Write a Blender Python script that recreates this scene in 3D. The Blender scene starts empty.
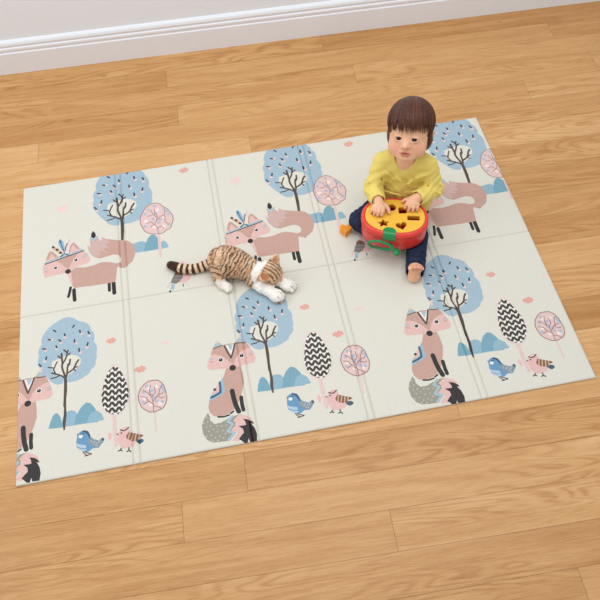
import bpy, bmesh, math, random
import numpy as np
from mathutils import Vector, Matrix
from mathutils.geometry import tessellate_polygon
R = math.radians
SC = bpy.context.scene
COL = SC.collection

# ------------------------------------------------------------------ camera
cam_d = bpy.data.cameras.new('camera')
cam_d.sensor_width = 36.0
cam_d.lens = 44.87
cam_d.clip_start = 0.05
cam = bpy.data.objects.new('camera', cam_d)
COL.objects.link(cam)
cam.matrix_world = Matrix(((0.987971, 0.143298, -0.058123, 0.77945),
                           (-0.151374, 0.8194, -0.552875, -0.89756),
                           (-0.0316, 0.555023, 0.831235, 2.12022),
                           (0, 0, 0, 1)))
SC.camera = cam

# ------------------------------------------------------------------ light
world = bpy.data.worlds.new('world')
SC.world = world
world.use_nodes = True
bg = world.node_tree.nodes['Background']
bg.inputs[0].default_value = (1.0, 1.0, 1.0, 1)
bg.inputs[1].default_value = 0.62

def area(name, loc, target, size, power, color=(1, 1, 1)):
    d = bpy.data.lights.new(name, 'AREA')
    d.shape = 'RECTANGLE'
    d.size, d.size_y = size
    d.energy = power
    d.color = color
    o = bpy.data.objects.new(name, d)
    COL.objects.link(o)
    o.location = loc
    o.rotation_euler = (Vector(target) - Vector(loc)).to_track_quat('-Z', 'Y').to_euler()
    return o
area('window_light', (-1.9, 0.8, 2.5), (0.9, 0.7, 0), (1.8, 1.8), 34, (1.0, 1.0, 1.0))
area('ceiling_softbox', (1.3, 0.7, 3.0), (1.3, 1.3, 0), (2.2, 1.4), 33, (1.0, 1.0, 1.0))

SC.view_settings.view_transform = 'Standard'
SC.view_settings.look = 'None'
SC.view_settings.exposure = 0.0
SC.view_settings.gamma = 1.0
SC.view_settings.use_curve_mapping = False

# ------------------------------------------------------------------ helpers
def lin(c):
    return tuple(((v / 255) / 12.92 if v / 255 <= 0.04045 else ((v / 255 + 0.055) / 1.055) ** 2.4) for v in c[:3]) + (1,)

def mat(name, rgb=None, rough=0.6, spec=0.3, **kw):
    m = bpy.data.materials.new(name)
    m.use_nodes = True
    b = m.node_tree.nodes['Principled BSDF']
    if rgb:
        b.inputs['Base Color'].default_value = lin(rgb)
    b.inputs['Roughness'].default_value = rough
    b.inputs['Specular IOR Level'].default_value = spec
    for k, v in kw.items():
        b.inputs[k.replace('_', ' ')].default_value = v
    return m

def N(m, typ, **kw):
    n = m.node_tree.nodes.new(typ)
    for k, v in kw.items():
        setattr(n, k, v)
    return n

def L(m, a, b):
    m.node_tree.links.new(a, b)

def link_obj(name, me, mats=(), parent=None):
    o = bpy.data.objects.new(name, me)
    for m in (mats if isinstance(mats, (list, tuple)) else [mats]):
        me.materials.append(m)
    COL.objects.link(o)
    if parent:
        o.parent = parent
    return o

def mesh(name, verts, faces, mats=(), parent=None, smooth=False):
    me = bpy.data.meshes.new(name)
    me.from_pydata([tuple(v) for v in verts], [], faces)
    me.validate()
    if smooth:
        me.polygons.foreach_set('use_smooth', [True] * len(me.polygons))
    me.update()
    return link_obj(name, me, mats, parent)

def empty(name, loc, rz=0.0):
    o = bpy.data.objects.new(name, None)
    o.empty_display_size = 0.05
    o.location = loc
    o.rotation_euler = (0, 0, rz)
    COL.objects.link(o)
    return o

def tag(o, label=None, cat=None, group=None, kind=None):
    for k, v in (('label', label), ('category', cat), ('group', group), ('kind', kind)):
        if v:
            o[k] = v
    return o

# ------------------------------------------------------------------ wall, baseboard
YW = 1.898
m_wall = mat('painted_wall', (237, 243, 251), 0.85, 0.15)
n = N(m_wall, 'ShaderNodeTexNoise'); n.inputs['Scale'].default_value = 220
b = N(m_wall, 'ShaderNodeBump'); b.inputs['Strength'].default_value = 0.03
L(m_wall, n.outputs[0], b.inputs['Height']); L(m_wall, b.outputs[0], m_wall.node_tree.nodes['Principled BSDF'].inputs['Normal'])
w = mesh('wall_back', [(-3, YW + .018, 0), (5, YW + .018, 0), (5, YW + .018, 2.7), (-3, YW + .018, 2.7),
                       (-3, YW + .12, 0), (5, YW + .12, 0), (5, YW + .12, 2.7), (-3, YW + .12, 2.7)],
         [(0, 1, 2, 3), (5, 4, 7, 6), (3, 2, 6, 7), (1, 5, 6, 2), (4, 0, 3, 7), (4, 5, 1, 0)], m_wall)
tag(w, kind='structure')
m_base = mat('baseboard_paint', (236, 241, 248), 0.45, 0.35)
prof = [(0, 0), (0, .099), (.0006, .1015), (.004, .1035), (.0048, .1075), (.0025, .111), (.0015, .117), (.0025, .1235),
        (.0065, .1265), (.0072, .131), (.0045, .134), (.004, .139), (.007, .148), (.013, .1545), (.018, .1575), (.018, 0)]
vs = [(x, YW + dy, z) for x in (-3, 5) for dy, z in prof]
np_ = len(prof)
fs = [(i, i + 1, np_ + i + 1, np_ + i) for i in range(np_ - 1)] + [(np_ - 1, 0, np_, 2 * np_ - 1), tuple(range(np_))[::-1], tuple(range(np_, 2 * np_))]
tag(mesh('baseboard_back', vs, fs, m_base), kind='structure')

# ------------------------------------------------------------------ plank floor
def floor_material():
    m = mat('oak_planks', (205, 160, 105), 0.42, 0.35)
    P = m.node_tree.nodes['Principled BSDF']
    at = N(m, 'ShaderNodeAttribute', attribute_name='plank')
    sep = N(m, 'ShaderNodeSeparateColor'); L(m, at.outputs['Color'], sep.inputs[0])
    tc = N(m, 'ShaderNodeTexCoord')
    off = N(m, 'ShaderNodeCombineXYZ')
    mu = N(m, 'ShaderNodeMath', operation='MULTIPLY'); mu.inputs[1].default_value = 37.0
    L(m, sep.outputs[1], mu.inputs[0])
    for i in range(3): L(m, mu.outputs[0], off.inputs[i])
    add = N(m, 'ShaderNodeVectorMath', operation='ADD'); L(m, tc.outputs['Object'], add.inputs[0]); L(m, off.outputs[0], add.inputs[1])
    def noise(scale, vec, detail=4, rough=.6, dist=0.0):
        mp = N(m, 'ShaderNodeMapping'); mp.inputs['Scale'].default_value = scale
        L(m, add.outputs[0], mp.inputs[0])
        t = N(m, 'ShaderNodeTexNoise'); t.inputs['Scale'].default_value = 1; t.inputs['Detail'].default_value = detail
        t.inputs['Roughness'].default_value = rough; t.inputs['Distortion'].default_value = dist
        L(m, mp.outputs[0], t.inputs['Vector']); return t
    fine = noise((14, 330, 1), 0, 4, .75, .4)
    pore = noise((34, 620, 1), 0, 2, .6, .2)
    broad = noise((1.6, 26, 1), 0, 3, .55, 1.2)
    tone = noise((0.9, 5, 1), 0, 2, .5, .3)
    # cathedral figure: rings of a smooth distance field, stretched along the plank
    mp = N(m, 'ShaderNodeMapping'); mp.inputs['Scale'].default_value = (1.3, 9.5, 1); L(m, add.outputs[0], mp.inputs[0])
    ns = N(m, 'ShaderNodeTexNoise'); ns.inputs['Scale'].default_value = 1.0; ns.inputs['Detail'].default_value = 2.5; ns.inputs['Roughness'].default_value = .45; ns.inputs['Distortion'].default_value = .6
    L(m, mp.outputs[0], ns.inputs['Vector'])
    k = N(m, 'ShaderNodeMath', operation='MULTIPLY'); k.inputs[1].default_value = 95; L(m, ns.outputs[0], k.inputs[0])
    s = N(m, 'ShaderNodeMath', operation='SINE'); L(m, k.outputs[0], s.inputs[0])
    s2 = N(m, 'ShaderNodeMapRange'); s2.inputs[1].default_value = -1; s2.inputs[2].default_value = 1; L(m, s.outputs[0], s2.inputs[0])
    pw = N(m, 'ShaderNodeMath', operation='POWER'); pw.inputs[1].default_value = 2.2; L(m, s2.outputs[0], pw.inputs[0])
    fm = N(m, 'ShaderNodeMapRange'); fm.inputs[1].default_value = .42; fm.inputs[2].default_value = .62; L(m, tone.outputs[0], fm.inputs[0])
    cath = N(m, 'ShaderNodeMath', operation='MULTIPLY'); L(m, pw.outputs[0], cath.inputs[0]); L(m, fm.outputs[0], cath.inputs[1])
    ramp = N(m, 'ShaderNodeValToRGB')
    e = ramp.color_ramp.elements
    e[0].position = 0.0; e[0].color = lin((172, 119, 64))
    e[1].position = 1.0; e[1].color = lin((228, 187, 138))
    x = e.new(.5); x.color = lin((206, 158, 103))
    # value = plank tone + noises - cathedral
    def madd(a, wa, b=None):
        q = N(m, 'ShaderNodeMath', operation='MULTIPLY_ADD'); L(m, a, q.inputs[0]); q.inputs[1].default_value = wa
        if b is None: q.inputs[2].default_value = 0
        elif isinstance(b, float): q.inputs[2].default_value = b
        else: L(m, b, q.inputs[2])
        return q.outputs[0]
    v = madd(sep.outputs[0], .42, -1.02)
    v = madd(fine.outputs[0], .75, v)
    v = madd(broad.outputs[0], .70, v)
    v = madd(pore.outputs[0], .45, v)
    v = madd(tone.outputs[0], .62, v)
    v = madd(cath.outputs[0], -.30, v)
    L(m, v, ramp.inputs[0])
    # knots
    mpk = N(m, 'ShaderNodeMapping'); mpk.inputs['Scale'].default_value = (3.2, 7, 1); L(m, add.outputs[0], mpk.inputs[0])
    vo = N(m, 'ShaderNodeTexVoronoi'); vo.inputs['Scale'].default_value = 1; L(m, mpk.outputs[0], vo.inputs['Vector'])
    vm = N(m, 'ShaderNodeMapRange'); vm.inputs[1].default_value = .015; vm.inputs[2].default_value = .05; vm.inputs[3].default_value = .55; vm.inputs[4].default_value = 0
    L(m, vo.outputs['Distance'], vm.inputs[0])
    cs = N(m, 'ShaderNodeSeparateColor'); L(m, vo.outputs['Color'], cs.inputs[0])
    gt = N(m, 'ShaderNodeMath', operation='GREATER_THAN'); gt.inputs[1].default_value = .6; L(m, cs.outputs[0], gt.inputs[0])
    kk = N(m, 'ShaderNodeMath', operation='MULTIPLY'); L(m, vm.outputs[0], kk.inputs[0]); L(m, gt.outputs[0], kk.inputs[1])
    mix = N(m, 'ShaderNodeMix', data_type='RGBA'); L(m, kk.outputs[0], mix.inputs[0]); L(m, ramp.outputs[0], mix.inputs[6]); mix.inputs[7].default_value = lin((95, 60, 38))
    L(m, mix.outputs[2], P.inputs['Base Color'])
    bp = N(m, 'ShaderNodeBump'); bp.inputs['Strength'].default_value = .06; L(m, fine.outputs[0], bp.inputs['Height']); L(m, bp.outputs[0], P.inputs['Normal'])
    return m
m_oak = floor_material()
m_gap = mat('plank_gap', (168, 120, 74), 0.8, 0.1)

def build_floor():
    rnd = random.Random(11)
    ys = [1.93, 1.789, 1.678, 1.5615, 1.4435, 1.3305]
    while ys[-1] > -2.4:
        ys.append(ys[-1] - (0.1213 if ys[-1] > -.1 else .1195))
    # known butt joints by row (row k lies between ys[k+1] and ys[k])
    known = {0: [1.229], 1: [.537, 2.235], 2: [1.333], 3: [.571], 4: [2.012], 9: [-.3], 16: [.676], 17: [.482], 18: [1.07], 20: [1.54], 19: [-.1]}
    V, F, MI, C = [], [], [], []
    def quad(x0, x1, y0, y1, z, mi, c):
        i = len(V); V.extend([(x0, y0, z), (x1, y0, z), (x1, y1, z), (x0, y1, z)])
        F.append((i, i + 1, i + 2, i + 3)); MI.append(mi); C.append(c)
    tones = {(0, .6): .35, (0, 1.8): .12, (1, .0): .25, (1, 1.4): .6, (1, 2.5): .15, (2, .8): .40, (2, 1.8): .62, (3, .0): .12, (3, 1.0): .62, (4, 1.2): .55, (4, 2.3): .70,
             (5, 1.0): .5, (6, 2.2): .85, (7, 2.2): .45, (9, -.5): .3, (9, .5): .7, (16, .2): .35, (16, 1.2): .25, (17, .2): .42, (17, 1.4): .72, (18, .5): .45, (18, 1.6): .62, (19, .8): .35, (20, 1.0): .3, (20, 1.8): .7, (15, .5): .62}
    for r in range(len(ys) - 1):
        xs = sorted(known.get(r, []))
        a = xs[0] if xs else rnd.uniform(-.6, 1.0) + (0 if not xs else 0)
        if not xs:
            xs = [a if (r < 5 or r > 15) else rnd.uniform(-1.2, -.5)]
        while xs[0] > -3: xs.insert(0, xs[0] - rnd.uniform(1.75, 2.1))
        while xs[-1] < 5: xs.append(xs[-1] + rnd.uniform(1.75, 2.1))
        prev = .5
        for i in range(len(xs) - 1):
            t = rnd.random()
            while abs(t - prev) < .25: t = rnd.random()
            prev = t
            for (rr, xx), tv in tones.items():
                if rr == r and xs[i] < xx < xs[i + 1]: t = tv
            g = .0005
            quad(xs[i] + g, xs[i + 1] - g, ys[r + 1] + .0004, ys[r] - .0004, 0, 0, (t, rnd.random(), 0, 1))
    quad(-4.9, 6.9, ys[-1], ys[0], -.0012, 1, (0, 0, 0, 1))
    me = bpy.data.meshes.new('floor')
    me.from_pydata(V, [], F)
    me.polygons.foreach_set('material_index', MI)
    ca = me.color_attributes.new('plank', 'FLOAT_COLOR', 'CORNER')
    ca.data.foreach_set('color', np.repeat(np.array(C, dtype=np.float32), 4, axis=0).ravel())
    o = link_obj('floor', me, [m_oak, m_gap])
    return tag(o, kind='structure')
build_floor()

# ------------------------------------------------------------------ printed play mat
PRINT = '''tree|P|crown|0|160,569 178,563 190,552 201,543 214,538 227,528 234,517 238,501 246,489 248,471 245,455 252,441 255,424 252,407 253,393 248,379 249,367 241,355 233,350 227,337 216,330 204,323 192,319 180,316 164,316 155,318 152,327 144,328 142,317 128,314 113,321 103,332 93,346 83,359 77,370 67,384 61,401 61,420 66,434 62,446 65,463 70,471 74,478 72,493 76,507 84,523 97,538 111,550 128,559 144,568
tree|P|cream|0|108.9,405.7 119,408.3 133.2,410.1 143.4,415.2 157.7,418.5 175.9,416.6 190,408.9 198.8,399 200.9,386.7 196.6,373.4 185,359.4 168.8,348.7 156.6,342 144.7,342.1 132.7,349.2 118.8,356.7 109.6,367.9 105.6,382.7 106.8,396.6
tree|P|trunk|0|145.4,339.6 153.4,340.3 155.2,321.5 154.8,289.8 151.6,259.1 151.3,228.2 152.1,201.9 148.7,172.5 146.5,151.7 141.9,151.7 139.1,174.4 143.2,203.7 144.3,229.6 142,234.5 143.9,269.6 145.1,305.4
tree|L|trunk|5|149.3,332.8 140.7,342.9 130.7,349.6 118.8,355.8 106.8,361.5
tree|L|trunk|4.2|118.8,355.8 114.8,366.8 112,373 114.8,378.5 105.6,381.8 94.7,385
tree|L|trunk|4|114.8,378.5 118.9,389.4 124.2,400.1
tree|L|trunk|4|132.7,347.3 118.7,342.8 104,341.2
tree|L|trunk|6|149.4,336.5 145.6,353.5 141.7,366 139.4,378.1 141.1,391.9 139.7,408.8 138.2,428.2
tree|L|trunk|4.5|139.7,409.8 133.2,414 127.2,421.9
tree|L|trunk|5|141.9,389.4 149.3,402.1 155.6,417.5 157,428.2 146.5,441
tree|L|trunk|4.5|157,428.2 159.9,437.2
tree|L|trunk|4.5|155.2,417.5 166.7,424.8
tree|L|trunk|5.5|150.6,334 156.8,351.2 166.9,356.1 175,361.4 181.2,371.9 185.5,382.8 193,393.1
tree|L|trunk|4|175,361.4 181.9,367 189.2,369.3
tree|L|trunk|3.5|177.8,362.3 182.9,353.8
tree|L|trunk|5.2|153.5,342.6 156,356 157.1,374.5 164.5,384.7 166.3,400.9
tree|L|trunk|4|157.2,381.5 164.6,389.5
tree|L|ink|5|112.5,525.8 119.5,519.3
tree|L|ink|5|176.5,524.5 182.1,531.4
tree|D|seedpink|10|203.4,492.9
tree|L|ink|5|199.5,507.7 201,497.4
tree|D|seedpink|10|229.6,480
tree|L|ink|5|227.1,496.9 231,487.2
tree|D|seedpink|10|150.3,490
tree|L|ink|5|148.8,504.2 150.4,495.5
tree|D|seedpink|10|107,489.2
tree|L|ink|5|95.9,492.5 102.9,489
tree|D|seedpink|10|137,472.2
tree|L|ink|5|130.5,484.3 136.2,476.2
tree|D|seedpink|10|186.1,459.5
tree|L|ink|5|181.1,473.8 182.1,463.8
tree|D|seedpink|10|222.6,436.4
tree|L|ink|5|225.1,452.9 222.7,442.2
tree|D|seedpink|10|199.3,420.5
tree|L|ink|5|195.5,436.7 196.5,424.9
tree|D|seedpink|10|122,449.9
tree|L|ink|5|120.5,461.9 123.3,454.5
tree|D|seedpink|10|86.5,451
tree|L|ink|5|77.5,460.1 86.5,456.3
tree|D|seedpink|10|83.8,410.8
tree|L|ink|5|89.8,425.8 87.4,415.8
tree|D|seedpink|10|71.8,386.4
tree|L|ink|5|66.5,402.5 71.8,393.4
low|P|hill2|0|138.2,161.8 137.6,183.3 142.4,199.5 151.1,212.9 166.6,215.5 180.1,209.2 189.3,185.7 186.9,161.3 154.3,162
low|P|hill1|0|96.1,165.2 102.6,190.4 110.4,208.2 118.1,215.3 125.9,211.5 133.5,197 137.2,179.1 138.2,161.8
low|P|hill1|0|175.4,162.8 182.6,195.7 197.9,220.9 213.8,233.1 227.4,228.1 240.4,207.9 249.2,182.2 248.4,158.7
low|P|hill2|0|213.8,161.4 220.2,183.7 232.2,196.5 247.8,197.6 260.9,184.1 266.8,165.7 265.9,161.6
low|P|seedpink|0|304.8,353.5 320.5,346.1 332.8,319.7 344.6,286 351,256.3 350.1,226 341.8,197.6 327.4,178.3 311.4,166.8 291.7,169.3 272.6,184.5 260.3,209.2 258.6,244.7 264.2,274.1 273.2,308.4 285.7,337.3
low|P|eggwhite|0|304.8,348.9 319.8,341.8 331.5,316.7 342.8,284.5 348.9,256.2 348.1,227.2 340.1,200.1 326.4,181.6 311.1,170.6 292.3,173 274.1,187.5 262.4,211.2 260.7,245 266,273.1 274.6,305.9 286.6,333.4
low|C|clip|0|304.8,346.3 319.4,339.4 330.9,315 341.8,283.6 347.8,256.1 347,227.9 339.2,201.5 325.9,183.4 311,172.7 292.7,175.1 274.9,189.2 263.5,212.3 261.8,245.2 267.1,272.6 275.5,304.5 287.1,331.3
low|Z|chev|7.6|242.2,331.3 254.3,349.7 265,330.3 277.1,348.7 287.7,329.3 299.9,347.7 310.4,328.4 322.8,346.8 333.2,327.4 345.7,345.8 356,326.4 368.6,344.8
low|Z|chev|7.6|241.5,309.5 253.5,327.7 264.1,308.5 276.2,326.7 286.7,307.5 298.9,325.7 309.4,306.5 321.7,324.7 332,305.6 344.4,323.8 354.7,304.6 367.2,322.8
low|Z|chev|7.6|240.8,287.9 252.7,305.9 263.3,286.9 275.3,304.9 285.8,285.9 297.9,303.9 308.3,284.9 320.5,303 330.9,283.9 343.2,302 353.4,283 365.9,301
low|Z|chev|7.6|240.1,266.6 251.9,284.4 262.5,265.6 274.4,283.4 284.9,264.6 296.9,282.4 307.3,263.6 319.4,281.4 329.7,262.6 342,280.4 352.2,261.6 364.5,279.4
low|Z|chev|7.6|239.4,245.4 251.2,263 261.7,244.4 273.6,262 284,243.4 295.9,261 306.3,242.4 318.3,260 328.6,241.4 340.8,259 350.9,240.4 363.2,258
low|Z|chev|7.6|238.7,224.4 250.4,241.9 260.9,223.4 272.7,240.9 283.1,222.4 295,239.9 305.2,221.4 317.3,238.9 327.5,220.4 339.6,237.9 349.7,219.4 361.9,236.9
low|Z|chev|7.6|238.1,203.7 249.7,221 260.1,202.7 271.8,220 282.2,201.7 294,218.9 304.2,200.7 316.2,217.9 326.3,199.6 338.4,216.9 348.5,198.6 360.6,215.9
low|Z|chev|7.6|237.4,183.2 249,200.2 259.3,182.1 271,199.2 281.3,181.1 293.1,198.2 303.2,180.1 315.1,197.2 325.2,179.1 337.2,196.2 347.3,178 359.4,195.2
low|Z|chev|7.6|236.7,162.8 248.2,179.7 258.5,161.8 270.2,178.7 280.4,160.8 292.1,177.7 302.3,159.7 314.1,176.7 324.1,158.7 336.1,175.6 346.1,157.7 358.1,174.6
low|L|pinkstem|9|298.3,168 297.9,133.2 298.2,95 298.8,70.5
low|P|pinkbird|0|283.2,117 287,110.9 287.7,99.6 284.4,89.2 281.2,88.9 277.5,97.2 277.1,108.4 279.9,115.9
lolli|L|pinkstem|5|423.5,161.2 423.4,131.9 423.4,93.4
lolli|K|lollin|3|425,269.5 440.8,267.8 453.4,255.9 461,238.9 463.8,218 465.8,199.9 460.4,178.5 450.4,165.6 436.7,161 423.2,157.4 407.9,160.4 393.3,172.3 383.1,184.3 377.8,205.3 376.7,223.1 384,244.5 397.2,259.7 411.4,268.7
lolli|P|lolli|0|425,269.5 440.8,267.8 453.4,255.9 461,238.9 463.8,218 465.8,199.9 460.4,178.5 450.4,165.6 436.7,161 423.2,157.4 407.9,160.4 393.3,172.3 383.1,184.3 377.8,205.3 376.7,223.1 384,244.5 397.2,259.7 411.4,268.7
lolli|D|lolliwhite|13|396,210.6
lolli|D|lolliwhite|13|414.2,185.4
lolli|D|lolliwhite|13|443.7,181.9
lolli|D|lolliwhite|13|434.4,244.4
lolli|D|lolliwhite|13|411.8,243.9
lolli|D|lolliblue|10|405.7,252.8
lolli|D|lolliblue|10|394.4,233.2
lolli|D|lolliblue|10|420,233
lolli|D|lolliblue|10|418,218.2
lolli|D|lolliblue|10|429.1,205.9
lolli|D|lolliblue|10|456.9,232.1
lolli|D|lolliblue|10|458.8,223.1
lolli|D|lolliblue|10|390.6,197.7
lolli|D|lolliblue|10|450,188.1
lolli|D|lolliblue|10|452.4,243.3
lolli|D|lolliblue|10|432.7,194.1
lolli|L|lollin|2.6|421.1,159.2 421.8,186.3 419.1,209.4 408.3,226.8 393.6,240
lolli|L|lollin|2.6|414.4,217.9 413.7,238.4 417.9,252.9
lolli|L|lollin|2.6|422.6,196.2 436.4,212.4 454.8,218.8
lolli|L|lollin|2.6|440.9,213.5 444.7,232.1 452.4,243.3
lolli|L|lollin|2.6|421.7,183.9 408.5,199 392.3,189.8
lolli|L|lollin|2.6|419.1,209.4 430.5,223.8 430,245.3
lolli|L|lollin|2.6|436.3,211 448.9,200.8 458.1,204
lolli|L|lollin|2.6|407.6,198.2 400.6,213.2 385.4,218.8
lolli|L|lollin|2.6|422.6,178.7 435.5,173.6 443.8,167
lolli|L|lollin|2.8|425,269.5 440.8,267.8 453.4,255.9 461,238.9 463.8,218 465.8,199.9 460.4,178.5 450.4,165.6 436.7,161 423.2,157.4 407.9,160.4 393.3,172.3 383.1,184.3 377.8,205.3 376.7,223.1 384,244.5 397.2,259.7 411.4,268.7 425,269.5
low|P|bluebird|0|183.7,125.1 190,135 204.4,139.7 218.5,131.5 224.1,114.7 231.9,104.2 247.8,96.6 260.2,102.9 265.3,97.5 261.7,89.3 247,72.5 228.9,74 216.6,65.5 200.6,67.9 184.8,79.8 179.1,95 181.4,112.2
low|P|navy|0|195.7,133.8 204.4,139.7 216.5,134.1 223,119.4 221.7,104 218,113.7 212.2,126.9 204.3,133
low|P|birdchest|0|179.2,101.5 193.2,93.4 208.4,89.1 210.8,72.4 200.6,67.9 184.8,79.8 179.4,92.7
low|L|bluebird|2.5|181,88 194.9,79.9 209.7,77
low|P|grey|0|213.6,103.5 225.9,109 237.7,97.7 245.8,96.1 261.4,101.8 264.9,96.7 257.6,87.9 245,73.8 231,77 219.3,91.3
low|P|navy|0|256.2,102.9 262.2,102.5 265.3,96.6 261.8,91.1 257.1,94.7
low|D|birdchest|4|225.6,98.8
low|D|birdchest|4|231.5,91
low|D|birdchest|4|237.3,83.2
low|D|birdchest|4|235.6,94.6
low|D|birdchest|4|241.5,88.1
low|D|birdchest|4|247.6,90
low|D|birdchest|4|243.2,79.9
low|D|birdchest|4|250.6,93.8
low|D|eggwhite|12|193.8,120.8
low|P|navy|0|182.7,132.9 188.2,127.3 184.1,124.5
low|L|navy|3|193.1,126.7 204.1,129
low|L|trunk|3|199.8,68 205.2,60.4 212.2,53.8 205,53.5
low|L|trunk|3|212.2,53.8 217.1,55.4
low|L|trunk|3|206.6,66.7 214.5,61.6 225.1,56.9 220.3,54.8
low|P|pinkbird|0|313.4,115.9 321.6,124.6 332.8,126.6 343.5,116.8 343.9,104.9 354.9,90.9 364.6,77.2 356.6,60.2 342.5,53.8 317.6,55.6 307.4,71.1 305.3,89.3 306.5,103.1
low|P|navy|0|363.6,72.7 373.2,77.8 382.7,72.6 383.1,65 371.3,60 360.4,67.8
low|P|brown|0|331.4,94.3 341.2,106.4 360.5,96.8 380,89 383.9,83.5 371.7,80.4 363.1,70.5 343.3,76.8 332.5,85.6
low|L|sand|4|343.8,102.5 337,82.8
low|L|sand|4|353.1,98.3 345.9,77.2
low|L|sand|4|362.4,94 356.3,74.2
low|L|sand|4|370.9,90 368.3,78.7
low|L|ink|3.5|314.8,118.4 323.5,113.3 332.4,114.8 341.1,121.6
low|P|ink|0|300.5,105.2 308.2,107.5 308.5,102.7
low|D|ink|5|317.5,107
low|L|seedpink|2.5|310.7,82.6 328.7,68.2 355,72.1
low|L|seedpink|2.5|309.6,73.5 327.1,60.6 348.5,61.8
low|L|ink|3.5|314.5,56.7 311.7,51.8 305.4,49.4
low|L|ink|3.5|311.7,51.8 316.8,48
low|L|ink|3.5|337.5,53.9 337.3,45.7 330.8,42.9
low|L|ink|3.5|337.3,45.7 342.8,40
sit|P|tailgrey|0|-65.2,117.7 -61.1,103.3 -62.1,92.2 -50.4,76.4 -30,76.7 -0.2,88.6 27.6,93.2 40.8,89.6 27.9,80.6 13.3,65.6 12.1,34.8 -10.6,12.4 -37.9,14.4 -61.2,16.6 -77.9,28.2 -87.9,50 -89.2,77.6 -80.7,98.3
sit|L|tailblue|7|7.1,91.6 -8.9,75.5 5.8,64.9 -14.2,43.7 7.6,35.8 -14.6,14.9
sit|P|foxpink|0|27.3,92.4 47.9,86.4 64.2,73.1 66.6,54.7 39.9,20.4 16,5.2 -5,11.2 15.7,33.2 -3.5,45.9 18.3,62.3 7.6,76.6
sit|P|black|0|38.7,76.1 55.3,70.4 65.5,61.6 70,52.7 60.9,55.9 69.7,38.5 73.3,18 69.9,-4 48.6,-3.2 46.4,9 40.8,-5 31.8,-3.2 23.5,6.3 16.5,12.1 26.6,23.1 34.8,30.2 33.8,42.7 21.4,55 38,53.9 45.5,54.6 43.8,66.1
sit|D|taildot|3.6|-71.3,103.1
sit|D|taildot|3.6|-81.5,85
sit|D|taildot|3.6|-69.6,87
sit|D|taildot|3.6|-76.2,70.5
sit|D|taildot|3.6|-61.7,72
sit|D|taildot|3.6|-70.2,56
sit|D|taildot|3.6|-55.1,59.6
sit|D|taildot|3.6|-42.6,68.1
sit|D|taildot|3.6|-44.2,48.5
sit|D|taildot|3.6|-64.2,41.6
sit|D|taildot|3.6|-53.2,30.6
sit|D|taildot|3.6|-29.2,65.4
sit|D|taildot|3.6|-27.8,49.6
sit|D|taildot|3.6|-38.8,32.1
sit|D|taildot|3.6|-28.7,25.6
sit|D|taildot|3.6|-13.4,64.4
sit|D|taildot|3.6|-21.3,37.2
sit|D|taildot|3.6|-78.6,40.2
sit|D|taildot|3.6|-61.2,23.5
sit|D|taildot|3.6|-46.2,20.5
sit|P|fox|0|12.3,266.2 55.5,265.4 59.9,233.6 59.6,202.2 50.9,173.1 43.3,155.3 32.2,132 15,112.7 -4.6,101.7 -30.5,96.6 -48.9,103.1 -60,118.9 -61.8,137.6 -56.4,157.2 -42.3,185.7 -18.2,213.9 -1.9,232.9
sit|L|black|5|-36.2,97.7 -18.8,94.6 -1.7,97.4
sit|L|black|5|3.5,101.4 13.3,107.1
sit|P|blanket|0|-5.5,228.2 -4,202.1 -5.4,176.8 -32.1,164 -58.3,155.5 -45.6,182 -18.2,213.9
sit|P|foxpink|0|-19.1,213.2 -17.9,198.3 -18.6,187.4 -42,176.9 -46.9,180.1 -38,191.4
sit|L|navy|6.5|-16.5,215.7 -16.4,198 -18.4,179.9 -33.5,173 -49.6,167.6
sit|D|ink|9|-34.9,193
sit|L|black|14|18.5,178.2 20,150.8 23.3,127 29.3,102.9
sit|L|black|11|43.5,150.6 42.6,125.3 44.3,105.3
sit|P|foxpink|0|-48.1,283.3 -32.7,321.7 -20.9,347.4 -6.2,371.9 11.3,347.8 26.5,351.7 51.8,348.8 71,375.9 87.3,346.1 97.2,325.1 105.6,299.9 109.7,280.4 102.4,265.8 62.6,262.6 50.2,260.6 31.3,256.8 10.8,261 -39.2,265.5 -48.6,274.3
sit|P|fox|0|-32.9,320.8 -20.9,347.4 -6.2,371.9 11.3,347.8 26.5,351.7 51.8,348.8 71,375.9 87.3,346.1 97.5,323.6 79.8,320.7 61.1,311.5 45.3,291.5 35,269.7 25.9,279.4 16.2,293.9 1.1,310.9 -16.5,319.7
sit|P|eggwhite|0|19.8,346.5 32.3,305.8 48.3,346.2
sit|P|tailblue|0|26.4,347 32.2,322.2 45,344.5
sit|L|trunk|5|15,346.5 22.1,322 31.2,296.3 41.2,320.3 50.9,348.5
sit|P|tailblue|0|-6.2,371.9 7.4,351 -21.6,341.9
sit|P|tailblue|0|71,375.9 56.5,351.1 84.7,348.1
sit|P|seedpink|0|-6.2,371.9 -0.8,362.2 -12.7,359.9
sit|P|seedpink|0|71,375.9 65.4,365.1 76.5,364.2
sit|L|trunk|3|-21.6,341.9 -7.4,345.5 8.4,348.9
sit|L|trunk|3|56,349.4 69,345.7 85.3,346.1
sit|D|eggwhite|17|-3.1,296
sit|D|black|12.5|-3.1,296
sit|D|eggwhite|3|-3.9,299
sit|D|eggwhite|17|66,298.3
sit|D|black|12.5|66,298.3
sit|D|eggwhite|3|65.3,301.3
sit|D|black|20|31.3,259.5
sit|L|tailblue|3.5|-37.6,307.8 -25.1,302.5
sit|L|tailblue|3.5|89.9,300.8 102,307.7
sit|L|fox|3|-40.2,298.2 -26.1,291.6
sit|L|fox|3|90.9,293.6 103.1,298.1
walk|L|black|9|172,691.1 168.3,670.4 163.7,652.7
walk|L|black|12|183.5,679 183.9,656.4 185.2,633.9
walk|L|black|10|305.4,685.8 305.1,649.7
walk|L|black|13|320.5,682.6 321.3,635.6
walk|D|black|8|360.3,741.5
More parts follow.
